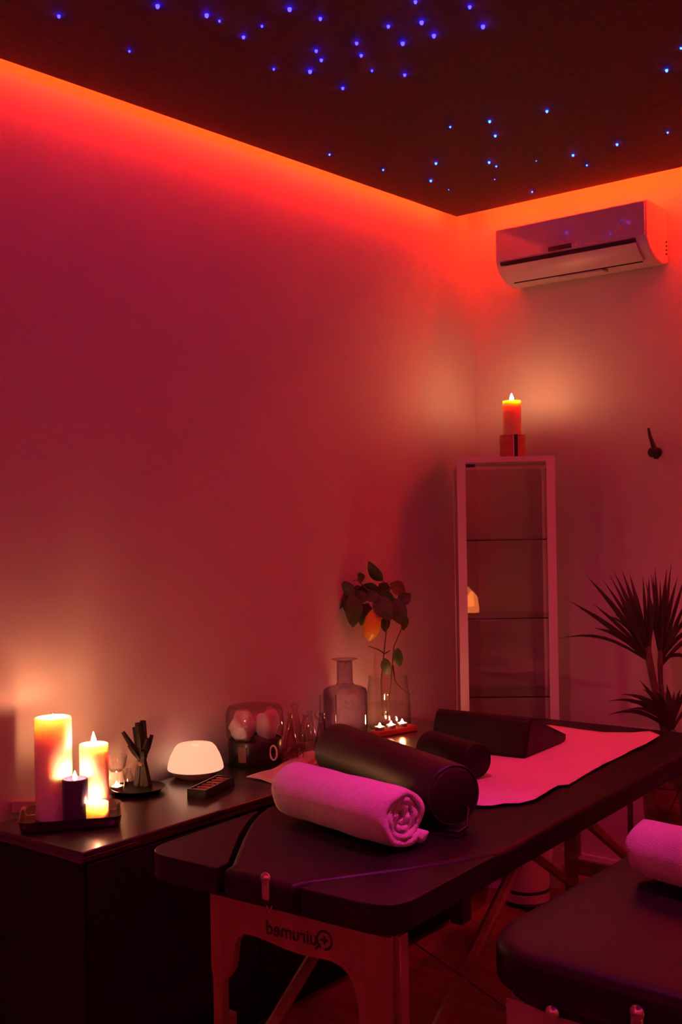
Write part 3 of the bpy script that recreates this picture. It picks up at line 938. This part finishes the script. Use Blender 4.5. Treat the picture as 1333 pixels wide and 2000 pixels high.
# napkin and wooden tool on the sideboard edge
def cloth(name, label, cat, poly, z, mat, amp, th=0.002, seed=1, cuts=16, fq=18.0):
    """thin sheet filling an outline (world xy), gently rippled"""
    bm = bmesh.new()
    vs = [bm.verts.new((x, y, 0)) for x, y in poly]
    f = bm.faces.new(vs)
    xs = [q_[0] for q_ in poly]
    ys = [q_[1] for q_ in poly]
    for i in range(1, cuts):
        x = min(xs) + (max(xs) - min(xs)) * i / cuts
        bmesh.ops.bisect_plane(bm, geom=bm.verts[:] + bm.edges[:] + bm.faces[:], plane_co=(x, 0, 0), plane_no=(1, 0, 0))
        y = min(ys) + (max(ys) - min(ys)) * i / cuts
        bmesh.ops.bisect_plane(bm, geom=bm.verts[:] + bm.edges[:] + bm.faces[:], plane_co=(0, y, 0), plane_no=(0, 1, 0))
    rnd = random.Random(seed)
    ph = [rnd.uniform(0, 6) for _ in range(4)]
    for v in bm.verts:
        v.co.z = z + 0.001 + amp * (1 + sin(v.co.x * fq + ph[0] + 2 * sin(v.co.y * fq * 0.4 + ph[1]))) * 0.5 + amp * 0.5 * (1 + sin(v.co.y * fq * 1.3 + ph[2]))
    me = bpy.data.meshes.new(name)
    bm.to_mesh(me)
    bm.free()
    for f in me.polygons:
        f.use_smooth = True
    me.materials.append(MT[mat])
    o = bpy.data.objects.new(name, me)
    COL.objects.link(o)
    md = o.modifiers.new('thick', 'SOLIDIFY')
    md.thickness = th
    md.offset = 1
    return tag(o, label, cat)


nap = [P(*q_, TD) for q_ in ((482, 1521), (512, 1526), (545, 1535), (590, 1520), (636, 1500), (628, 1482), (612, 1470), (595, 1474), (580, 1484), (530, 1506))]
cloth('napkin', 'pale pink folded napkin on the sideboard under the wooden tool', 'napkin', [(q_.x, q_.y) for q_ in nap], TD, 'sheet', 0.004, 0.003, 5, 10, 30)
a, b = P(582, 1508, TD + 0.02), P(632, 1478, TD + 0.02)
ex = b - a
wt = tag(MB().prism([(0, -0.004), (0.02, -0.011), (0.12, -0.014), (ex.length, -0.010), (ex.length, 0.010), (0.12, 0.014), (0.02, 0.009)], 0, 0.016, lambda u, v, w: (u, v, w)).build(
    'massage_tool', 'redwood', bevel=0.004, loc=(a.x, a.y, TD + 0.0105)), 'reddish wooden massage tool lying on the napkin', 'massage tool')
wt.rotation_euler = (0, 0, atan2(ex.y, ex.x))

# ------------------------------------------------------------------ massage tables
TZ = 0.77
FRZ = 0.690            # underside of the black bed frame


def mirror(pts):
    return [(-x, y) for x, y in reversed(pts)]


def massage_table(label, loc, rz, woodmat, W=0.66, L=1.94, ears=True, cr=0.07):
    t = thing('massage_table', label, 'massage table', loc, rz)
    h_ = W / 2
    if ears:
        g = [(-0.095, 0.0), (-0.105, 0.04), (-0.143, 0.095), (-0.225, 0.215), (-0.285, 0.31), (-0.318, 0.375), (-h_, 0.44)]
        far = smooth_outline([(h_, 0.9), (h_, L), (-h_, L), (-h_, 0.9)], [0, cr, cr, 0], 6)
        ol = g[:1] + [(-x, y) for x, y in g] + far + g[::-1][:-1]
        MB().prism(ol, TZ - 0.058, TZ, lambda u, v, w: (u, v, w)).build('main_cushion', 'vinyl', t, bevel=0.014, seg=5)
        e = smooth_outline([(-h_, 0.40), (-h_, 0.0), (-0.107, 0.0)], [0.0, 0.085, 0.02], 7) + \
            [(-0.119, 0.045), (-0.158, 0.10), (-0.239, 0.218), (-0.299, 0.312), (-0.326, 0.37), (-h_ + 0.006, 0.40)]
        MB().prism(e, TZ - 0.058, TZ - 0.001, lambda u, v, w: (u, v, w)).build('corner_cushion', 'vinyl', t, bevel=0.013, seg=5)
        MB().prism(mirror(e), TZ - 0.058, TZ - 0.001, lambda u, v, w: (u, v, w)).build('corner_cushion', 'vinyl', t, bevel=0.013, seg=5)
    else:
        ol = smooth_outline([(-h_, 0), (h_, 0), (h_, L), (-h_, L)], cr, 9)
        MB().pad(ol, TZ - 0.078, TZ, 0.024).build('main_cushion', 'vinyl', t, smooth='all')
    ft = TZ - (0.0575 if ears else 0.077)
    fo = smooth_outline([(-h_ + 0.015, 0.02), (h_ - 0.015, 0.02), (h_ - 0.015, L - 0.02), (-h_ + 0.015, L - 0.02)], cr if not ears else 0.07, 7)
    MB().prism(fo, FRZ, ft, lambda u, v, w: (u, v, w)).build('bed_frame', 'vinyl', t, smooth=True)
    return t


TRZ = radians(3.6)
FRZ = 0.704
t1 = massage_table('black massage table with a wooden end frame, towel and bolsters on it', (1.130, -2.615, 0), TRZ, 'beech', W=0.685)
INV = (Matrix.Translation(t1.location) @ Matrix.Rotation(TRZ, 4, 'Z')).inverted()
FRZ = 0.704


def on_panel(px, py, yl=0.035):
    """photo pixel -> local (x, z) on the plane of the wooden end frame"""
    o = INV @ CAM
    d = INV.to_3x3() @ ray(px, py)
    k = (yl - o.y) / d.y
    q = o + d * k
    return (q.x, q.z)


TOPP = [(421, 1743), (770, 1831)]
INN = [(712, 1975), (708, 1945), (700, 1914), (690, 1897), (676, 1882), (655, 1871), (630, 1866), (600, 1860), (565, 1848), (530, 1832), (505, 1823), (488, 1820), (476, 1826), (470, 1840), (468, 1862), (464, 1888), (456, 1902), (446, 1912)]
lo = on_panel(421, 1743)
hi = on_panel(770, 1831)
lx, rx = lo[0], hi[0]
zb = 0.30
inn = [on_panel(*q) for q in INN]
out = [(lx, FRZ), (rx, FRZ), (rx, zb), (inn[0][0] + 0.004, zb)] + inn + [(inn[-1][0], zb + 0.02), (lx + 0.006, zb + 0.02), (lx + 0.005, inn[-1][1]), (lx, inn[-1][1] + 0.03)]
ep = MB().prism(out, 0.018, 0.036, lambda u, v, w: (u, w, v)).build('end_frame', 'beech', t1)
# legs of the near end
for x_, w_ in ((lx - 0.004, 0.045), (rx - 0.026, 0.05)):
    MB().box((x_ + 0.014, 0.050, 0.235), (w_, 0.026, 0.41)).build('leg', 'beech', t1, bevel=0.003).location = (0, 0, 0)
    MB().box((x_ + 0.014, 0.050, 0.015), (w_ + 0.006, 0.034, 0.03)).build('foot', 'black', t1, bevel=0.004)
MB().box((rx + 0.006, 0.052, (FRZ + zb) / 2), (0.014, 0.03, FRZ - zb)).build('side_post', 'beech', t1, bevel=0.002)
# the same frame at the far end
YF = 1.86
MB().prism(out, YF - 0.018, YF, lambda u, v, w: (u, w, v)).build('end_frame', 'beech', t1)
for x_, w_ in ((lx - 0.004, 0.045), (rx - 0.026, 0.05)):
    MB().box((x_ + 0.014, YF - 0.03, 0.235), (w_, 0.022, 0.41)).build('leg', 'beech', t1, bevel=0.003)
    MB().box((x_ + 0.014, YF - 0.03, 0.015), (w_ + 0.006, 0.034, 0.03)).build('foot', 'black', t1, bevel=0.004)
# crossbars and slanted braces
MB().box(((lx + rx) / 2, 0.055, 0.29), (rx - lx, 0.022, 0.05)).build('crossbar', 'beech', t1, bevel=0.003)
MB().box(((lx + rx) / 2, YF - 0.035, 0.29), (rx - lx, 0.022, 0.05)).build('crossbar', 'beech', t1, bevel=0.003)
for x_ in (lx + 0.05, rx - 0.035):
    for (ya, za), (yb, zb_) in (((0.075, 0.32), (0.615, 0.685)), ((YF - 0.06, 0.22), (1.03, 0.685))):
        MB().tube([(x_, ya, za), (x_, yb, zb_)], 0.015, 8).build('brace', 'beech', t1, smooth=True)
for x_ in (lx + 0.03, rx - 0.04):
    MB().box((x_, 0.36, FRZ - 0.04), (0.03, 0.045, 0.08)).build('hinge_block', 'black', t1, bevel=0.004)
MB().tube([(rx - 0.03, 0.10, FRZ - 0.02), (rx - 0.03, 0.60, 0.33), (rx - 0.03, 1.2, 0.35), (rx - 0.03, YF - 0.05, FRZ - 0.02)], 0.0016, 6).build('cable', 'black', t1)


def studs(t, pts, yl):
    for x_, z_ in pts:
        o = MB().lathe([(0.013, 0), (0.013, 0.003), (0.010, 0.006), (0.004, 0.010), (0.001, 0.0105)], 14).build('metal_stud', 'metal', t, smooth=True)
        o.location = (x_, yl, z_)
        o.rotation_euler = (pi / 2, 0, 0)


st = [on_panel(403, 1725, 0.0), on_panel(519, 1716, -0.002), on_panel(680, 1800, 0.0)]
studs(t1, [st[0], st[2]], 0.014)
studs(t1, [st[1]], 0.0)
a_ = on_panel(520, 1735, -0.002)
b_ = on_panel(521, 1762, -0.002)
clp = MB().box((a_[0], -0.003, (a_[1] + st[1][1]) / 2 - 0.012), (0.020, 0.006, 0.045)).build('clasp', 'metal', t1, bevel=0.003)
MB().tube([(b_[0] - 0.006, 0.004, b_[1] + 0.02), (b_[0] - 0.007, 0.006, b_[1] - 0.01), (b_[0], 0.006, b_[1] - 0.024), (b_[0] + 0.007, 0.006, b_[1] - 0.01), (b_[0] + 0.006, 0.004, b_[1] + 0.02)], 0.0016, 6).build('wire_loop', 'metal', clp)

# mirrored brand lettering on the end frame
qa, qb = on_panel(650, 1852, 0.018), on_panel(521, 1821, 0.018)
ang = atan2(qa[1] - qb[1], qa[0] - qb[0])
wid = sqrt((qa[0] - qb[0]) ** 2 + (qa[1] - qb[1]) ** 2)


def lettering(text, width):
    cu = bpy.data.curves.new('txt', 'FONT')
    cu.body = text
    cu.size = 1.0
    cu.extrude = 0.0
    cu.offset = 0.018
    to = bpy.data.objects.new('txt', cu)
    COL.objects.link(to)
    bpy.context.view_layer.update()
    dg = bpy.context.evaluated_depsgraph_get()
    me = bpy.data.meshes.new_from_object(to.evaluated_get(dg))
    bpy.data.objects.remove(to)
    xs = [v.co.x for v in me.vertices]
    s = width / (max(xs) - min(xs))
    x0_ = min(xs)
    for v in me.vertices:
        v.co = Vector(((v.co.x - x0_) * s, v.co.y * s, 0))
    return me, s


# letters run from right to left (the photograph shows them mirrored)
qr = wid * 0.115
me, sc = lettering('uirumed', wid * 0.77)
me.materials.append(MT['ink'])
lt = bpy.data.objects.new('lettering', me)
COL.objects.link(lt)
lt.parent = ep
dirx, dirz = cos(ang), sin(ang)


def to_panel(u, v):
    """u: distance leftwards from the lettering's right end, v: height above the baseline"""
    return (qa[0] - u * dirx - v * dirz * 0 - 0.0, 0.0172, qa[1] - u * dirz + v)


for v in me.vertices:
    v.co = Vector(to_panel(v.co.x + wid * 0.23, v.co.y - 0.002))
mb = MB()
cu_, cv_ = qr * 1.0, qr * 0.62
segs = 28
vs, fs = [], []
for i in range(segs + 1):
    a_ = radians(-60) + radians(330) * i / segs
    for r_ in (qr * 0.80, qr * 1.05):
        vs.append(to_panel(cu_ + r_ * cos(a_), cv_ + r_ * sin(a_)))
for i in range(segs):
    fs.append((2 * i, 2 * i + 1, 2 * i + 3, 2 * i + 2))
mb.add(vs, fs)
for (hw_, hh_) in ((qr * 0.45, qr * 0.13), (qr * 0.13, qr * 0.45)):
    mb.add([to_panel(cu_ + a_, cv_ + b_) for a_, b_ in ((-hw_, -hh_), (hw_, -hh_), (hw_, hh_), (-hw_, hh_))], [(0, 1, 2, 3)])
mb.add([to_panel(cu_ + a_ * qr, cv_ + b_ * qr) for a_, b_ in ((0.45, -0.55), (0.65, -0.45), (1.30, -1.10), (1.0, -1.15))], [(0, 1, 2, 3)])
mb.build('emblem', 'ink', ep)

# second table, lower right
FRZ = 0.675
t2 = massage_table('black massage table with a pale wooden end and one towel, lower right corner', (1.985, -2.638, 0), radians(0.3), 'ash', W=0.64, ears=False, cr=0.16)
MB().box((0, 0.040, 0.40), (0.52, 0.02, 2 * (FRZ - 0.40))).build('end_frame', 'ash', t2, bevel=0.003)
MB().box((0, 1.88, 0.40), (0.52, 0.02, 2 * (FRZ - 0.40))).build('end_frame', 'ash', t2, bevel=0.003)
for x_ in (-0.235, 0.235):
    for y_ in (0.065, 1.85):
        MB().box((x_, y_, 0.20), (0.05, 0.028, 0.37)).build('leg', 'ash', t2, bevel=0.003)
        MB().box((x_, y_, 0.010), (0.056, 0.036, 0.02)).build('foot', 'black', t2, bevel=0.004)
studs(t2, [(-0.150, FRZ + 0.014), (0.000, FRZ + 0.055)], 0.0)
c2 = MB().box((0.0, -0.002, FRZ + 0.025), (0.022, 0.008, 0.05)).build('clasp', 'metal', t2, bevel=0.003)


# ------------------------------------------------------------------ towels, cushions, sheet
def towel_roll(label, loc, rz, R, L, seed=1, tail=0.05):
    """rolled towel: spiral cross-section drawn out along its axis"""
    rnd = random.Random(seed)
    turns = 3.2
    n = 110
    gap = R * 0.80 / turns
    th = gap * 0.86
    path = []
    for i in range(n):
        t = i / (n - 1)
        a = -pi / 2 + 0.35 - (1 - t) * turns * 2 * pi
        rr_ = R * 0.13 + (R - th / 2 - R * 0.13) * t
        path.append(Vector((rr_ * cos(a) * 1.04, rr_ * sin(a) * (1 - 0.04 * t))))
    d = Vector((1, 0.10)).normalized()
    for i in range(1, 9):
        path.append(path[n - 1] + d * tail * i / 8 + Vector((0, 0.010 * sin(i * 0.9))))
    m = len(path)
    nl = 22
    rows = []
    for k in range(nl + 1):
        w = k / nl
        row = []
        for sgn in (1, -1):
            idx = range(m) if sgn == 1 else range(m - 1, -1, -1)
            for i in idx:
                p0, p1 = path[max(0, i - 1)], path[min(m - 1, i + 1)]
                e = (p1 - p0).normalized()
                nn = Vector((-e.y, e.x))
                q_ = path[i] + nn * sgn * th / 2 * (0.9 if i < m - 1 else 0.4)
                tt = i / m
                xx = (w - 0.5) * L + (0.012 * (1 - tt) * (1 if w > 0.5 else -1) * -1 + 0.004 * sin(i * 0.7)) * abs(2 * w - 1) ** 4
                wob = 1 + 0.016 * sin(w * 9 + tt * 8 + seed) + 0.010 * sin(w * 21 + i * 0.3)
                endr = 1 - 0.05 * abs(2 * w - 1) ** 8
                row.append((xx, q_.x * wob * endr, q_.y * wob * endr))
        rows.append(row)
    c = len(rows[0])
    vs = [q_ for row in rows for q_ in row]
    fs = []
    for k in range(nl):
        for i in range(c):
            j = (i + 1) % c
            fs.append((k * c + i, k * c + j, (k + 1) * c + j, (k + 1) * c + i))
    for k, rev in ((0, True), (nl, False)):
        for i in range(m - 1):
            f = (k * c + i, k * c + i + 1, k * c + c - 2 - i, k * c + c - 1 - i)
            fs.append(f[::-1] if rev else f)
    zmin = min(v[2] for v in vs)
    vs = [(v[0], v[1], v[2] - zmin) for v in vs]
    o = MB().add(vs, fs).build('rolled_towel', 'terry', smooth='all', loc=loc)
    o.rotation_euler = (0, 0, rz)
    return tag(o, label, 'towel', 'rolled white towels')


towel_roll('white rolled towel with spiral end in front of the large bolster', (1.083, -2.262, TZ + 0.002), radians(-9), 0.075, 0.40, 1)
towel_roll('white rolled towel cut off by the right edge, on the lower right table', (1.972, -2.19, TZ + 0.0055), radians(-8), 0.065, 0.40, 4, 0.03)


def bolster(label, a, b, R, z, mat='vinyl2', strap=True, half=False):
    a, b = Vector((a[0], a[1], 0)), Vector((b[0], b[1], 0))
    ax = b - a
    L = ax.length
    t = thing('bolster', label, 'bolster', ((a.x + b.x) / 2, (a.y + b.y) / 2, z), atan2(ax.y, ax.x), 'black bolsters on the massage table')
    e = 0.016
    o = MB().lathe([(0.001, -L / 2), (R - e, -L / 2), (R - e * 0.3, -L / 2 + e * 0.3), (R, -L / 2 + e), (R, L / 2 - e), (R - e * 0.3, L / 2 - e * 0.3), (R - e, L / 2), (0.001, L / 2)], 48, cap0=False, cap1=False).build('cushion', mat, t, smooth='all')
    o.rotation_euler = (0, pi / 2, 0)
    o.location = (0, 0, R)
    pr = [(L / 2 - e * 0.3, (R - e * 0.3) * cos(q_ * 2 * pi / 40), R + (R - e * 0.3) * sin(q_ * 2 * pi / 40)) for q_ in range(41)]
    MB().tube(pr, 0.0028, 6, False).build('piping', mat, t, smooth='all')
    if strap:
        MB().tube([(L / 2 + 0.001, 0.02, 0.05), (L / 2 + 0.025, 0.02, 0.045), (L / 2 + 0.05, 0.0, 0.012), (L / 2 + 0.06, -0.03, 0.005), (L / 2 + 0.03, -0.05, 0.005)], 0.004, 6).build('strap', 'vinyl', t, smooth='all')
    return t


bolster('large round black bolster right behind the rolled towel', (0.70, -1.845), (1.27, -2.085), 0.0735, TZ + 0.009)
bolster('smaller black bolster between the large bolster and the wedge pillow', (0.835, -1.585), (1.062, -1.662), 0.050, TZ + 0.0100, 'vinyl', False)

# wedge pillow
wd = thing('wedge_pillow', 'black wedge shaped pillow at the far end of the white sheet', 'pillow', (0.86, -1.23, TZ + 0.0100), radians(5))
MB().prism([(-0.155, 0.0), (0.155, 0.0), (0.155, 0.022), (-0.085, 0.112), (-0.10, 0.116), (-0.118, 0.108)], -0.165, 0.165, lambda u, v, w: (w, u, v)).build('cushion', 'vinyl', wd, bevel=0.010, seg=3)
MB().tube([(0.158, -0.150, 0.006), (0.160, 0.150, 0.006), (0.160, 0.152, 0.020), (0.159, -0.094, 0.112)], 0.0025, 6).build('piping', 'vinyl', wd, smooth=True)

SH = [P(*q_, TZ + 0.006) for q_ in ((942, 1575), (965, 1574), (985, 1570), (1015, 1570), (1045, 1563), (1065, 1552), (1090, 1535), (1112, 1533), (1135, 1518), (1172, 1498), (1178, 1494), (1230, 1468), (1262, 1455), (1290, 1437), (1270, 1429), (1240, 1431), (1180, 1430), (1130, 1424), (1075, 1417), (1062, 1417))]
poly = [(q_.x, q_.y) for q_ in SH]
poly += [(0.80, -1.2), (0.83, -1.88), (1.05, -1.91)]
cloth('bed_sheet', 'white sheet spread over the middle of the massage table under the pillows', 'sheet', poly, TZ + 0.0035, 'sheet', 0.0022, 0.0015, 8, 26, 14)

# ------------------------------------------------------------------ pedal bin by the cabinet
p, r, h = stand(1033, 1771, 96, 1690, 0)
bn = thing('waste_bin', 'white round waste bin with black bands on the floor before the cabinet', 'bin', (p.x + 0.02, p.y - 0.02, 0))
MB().lathe([(r * 0.98, 0), (r, 0.004), (r, 0.014), (r * 0.97, 0.016)], 40).build('base_ring', 'black', bn, smooth=True)
MB().lathe([(r * 0.965, 0.016), (r * 0.96, 0.27), (r * 0.93, 0.285)], 40).build('bucket', 'plastic', bn, smooth=True)
MB().lathe([(r * 0.97, 0.050), (r * 0.985, 0.052), (r * 0.985, 0.060), (r * 0.97, 0.062)], 40, cap0=False, cap1=False).build('band', 'black', bn, smooth=True)
MB().lathe([(r * 0.97, 0.285), (r * 0.97, 0.292), (r * 0.7, 0.312), (0.001, 0.32)], 40).build('lid', 'plastic', bn, smooth=True)
q = -F0 * (r + 0.012)
MB().box((q.x, q.y, 0.014), (0.05, 0.03, 0.008), YAW).build('pedal', 'black', bn, bevel=0.002)

# ------------------------------------------------------------------ dracaena
pc = Wy(1318, 1500, -0.31)
DP = Vector((pc.x, pc.y, 0))
dr_ = thing('dracaena_plant', 'dracaena with spiky leaf crowns in a brown pot behind the massage table', 'plant', DP)
kp = mpp(DP)
potz = At(1318, 1512, DP).z
MB().lathe([(0.085, 0), (0.095, 0.01), (0.118, potz - 0.03), (0.124, potz - 0.025), (0.124, potz), (0.112, potz), (0.108, potz - 0.03), (0.001, potz - 0.03)], 36).build('pot', 'basket', dr_, smooth=True)
MB().lathe([(0.106, potz - 0.04), (0.105, potz - 0.022), (0.05, potz - 0.016), (0.001, potz - 0.016)], 28).build('soil', 'soil', dr_)
MB().tube([(-0.16, -0.04, 0.0), (-0.16, -0.04, potz - 0.02)], 0.011, 8).build('support_stick', 'twig', dr_, smooth=True)


def dp(px, py, dep=0.0):
    return At(px, py, DP + F0 * dep) - DP


MB().tube([Vector((-0.01, 0, potz - 0.03)), dp(1302, 1440), dp(1290, 1390), dp(1277, 1330), dp(1268, 1285), dp(1266, 1262)], [0.016, 0.0155, 0.014, 0.013, 0.014, 0.010], 10).build('trunk', 'trunk', dr_, smooth='all')
MB().tube([Vector((0.02, 0.02, potz - 0.03)), dp(1312, 1440, 0.03), dp(1296, 1380, 0.03), dp(1291, 1330, 0.03), dp(1290, 1296, 0.03), dp(1291, 1270, 0.03)], [0.012, 0.011, 0.010, 0.009, 0.010, 0.008], 10).build('trunk', 'trunk', dr_, smooth='all')
MB().tube([Vector((0.03, -0.02, potz - 0.03)), dp(1318, 1450, -0.02), dp(1316, 1425, -0.02)], [0.012, 0.011, 0.009], 10).build('trunk', 'trunk', dr_, smooth='all')


def blade(base, tip, width, sag):
    base, tip = Vector(base), Vector(tip)
    ax = tip - base
    L = ax.length
    w = ax.cross(F0 + Vector((0.15, 0.1, 0.2)))
    if w.length < 1e-4:
        w = ax.cross(Vector((1, 0, 0)))
    w.normalize()
    segs = 8
    vs, fs = [], []
    for i in range(segs + 1):
        t = i / segs
        c = base + ax * t + Vector((0, 0, sag * L * sin(pi * t)))
        hw_ = width * 0.5 * (0.55 + 0.9 * t * (1 - t) * 2) * (1 if t < 0.55 else max(0.03, 1 - ((t - 0.55) / 0.45) ** 1.5))
        nn = w.cross(ax).normalized()
        vs += [c - w * hw_ + nn * hw_ * 0.3, c, c + w * hw_ + nn * hw_ * 0.3]
    m = len(vs)
    nn = w.cross(ax).normalized()
    vs += [Vector(v) - nn * 0.0006 for v in vs]
    for i in range(segs):
        for j in (0, 1):
            q_ = i * 3 + j
            fs.append((q_, q_ + 1, q_ + 4, q_ + 3))
            fs.append((m + q_, m + q_ + 3, m + q_ + 4, m + q_ + 1))
    return MB().add(vs, fs).build('leaf', 'dleaf', dr_, smooth='all')


rd = random.Random(11)
C1 = [(1147, 1125, .0), (1178, 1132, .03), (1190, 1120, .06), (1200, 1116, .02), (1215, 1112, .05), (1234, 1128, .02), (1256, 1122, -.03), (1268, 1125, .05), (1110, 1172, .0), (1132, 1187, .05),
      (1158, 1178, -.04), (1160, 1226, .03), (1090, 1247, .0), (1195, 1240, -.06), (1202, 1200, -.03), (1225, 1150, -.06), (1245, 1160, -.08), (1210, 1165, .10), (1180, 1200, .12), (1285, 1140, -.06), (1190, 1150, -.10), (1230, 1120, .10)]
C2 = [(1272, 1118, .0), (1280, 1104, .05), (1276, 1122, -.04), (1303, 1110, .0), (1312, 1098, .08), (1333, 1140, .0), (1342, 1120, .05), (1345, 1165, -.04), (1350, 1195, .04), (1356, 1225, .0), (1300, 1140, -.08), (1262, 1135, .08),
      (1320, 1150, .10), (1362, 1180, -.06), (1366, 1300, .0), (1375, 1240, .06), (1325, 1125, -.06), (1290, 1130, .10)]
C3 = [(1185, 1370, .0), (1213, 1356, .04), (1217, 1368, -.03), (1230, 1372, .05), (1250, 1328, .0), (1256, 1345, -.05), (1303, 1336, .0), (1318, 1350, .05), (1330, 1345, -.03), (1345, 1340, .0), (1188, 1396, .02), (1225, 1385, -.05),
      (1280, 1350, -.07), (1360, 1375, .05), (1240, 1360, .08), (1300, 1350, .08)]
for (tips, bx0, by0, dd) in ((C1, 1268, 1288, 0.0), (C2, 1291, 1296, 0.03), (C3, 1314, 1428, -0.02)):
    for tx, ty, dep in tips:
        sag = 0.05 if ty < by0 - 90 else 0.14
        if (tx, ty) in ((1090, 1247), (1366, 1300)):
            sag = 0.2
        f = rd.uniform(-14, 6)
        blade(dp(bx0 + rd.uniform(-3, 3), by0 + f, dd), dp(tx, ty, dd + dep), rd.uniform(6.5, 10.5) * kp, sag * rd.uniform(0.5, 1.2))

# ------------------------------------------------------------------ salt lamp behind the camera, mirrored in the cabinet door
sl = Vector((3.86, -4.63, 0))
sto = thing('side_stool', 'round wooden stool under the salt lamp behind the camera', 'stool', sl)
MB().lathe([(0.16, 0.575), (0.165, 0.58), (0.165, 0.60), (0.16, 0.605)], 32).build('seat', 'redwood', sto, smooth=True)
for k in range(4):
    a_ = pi / 4 + pi / 2 * k
    MB().tube([(0.15 * cos(a_), 0.15 * sin(a_), 0), (0.11 * cos(a_), 0.11 * sin(a_), 0.58)], 0.014, 8).build('leg', 'redwood', sto, smooth=True)
sal = thing('salt_lamp', 'glowing orange salt crystal lamp mirrored in the cabinet glass', 'lamp', (sl.x, sl.y, 0.605))
MB().lathe([(0.065, 0), (0.065, 0.022), (0.055, 0.024)], 28).build('base', 'redwood', sal, smooth=True)
rr_ = random.Random(3)
mb = MB()
prof = [(0.058, 0.024), (0.068, 0.06), (0.060, 0.11), (0.045, 0.16), (0.022, 0.20), (0.006, 0.215)]
mb.lathe(prof, 9)
mb.v = [(x * rr_.uniform(0.85, 1.12), y * rr_.uniform(0.85, 1.12), z) for x, y, z in mb.v]
mb.build('crystal', 'salt', sal)
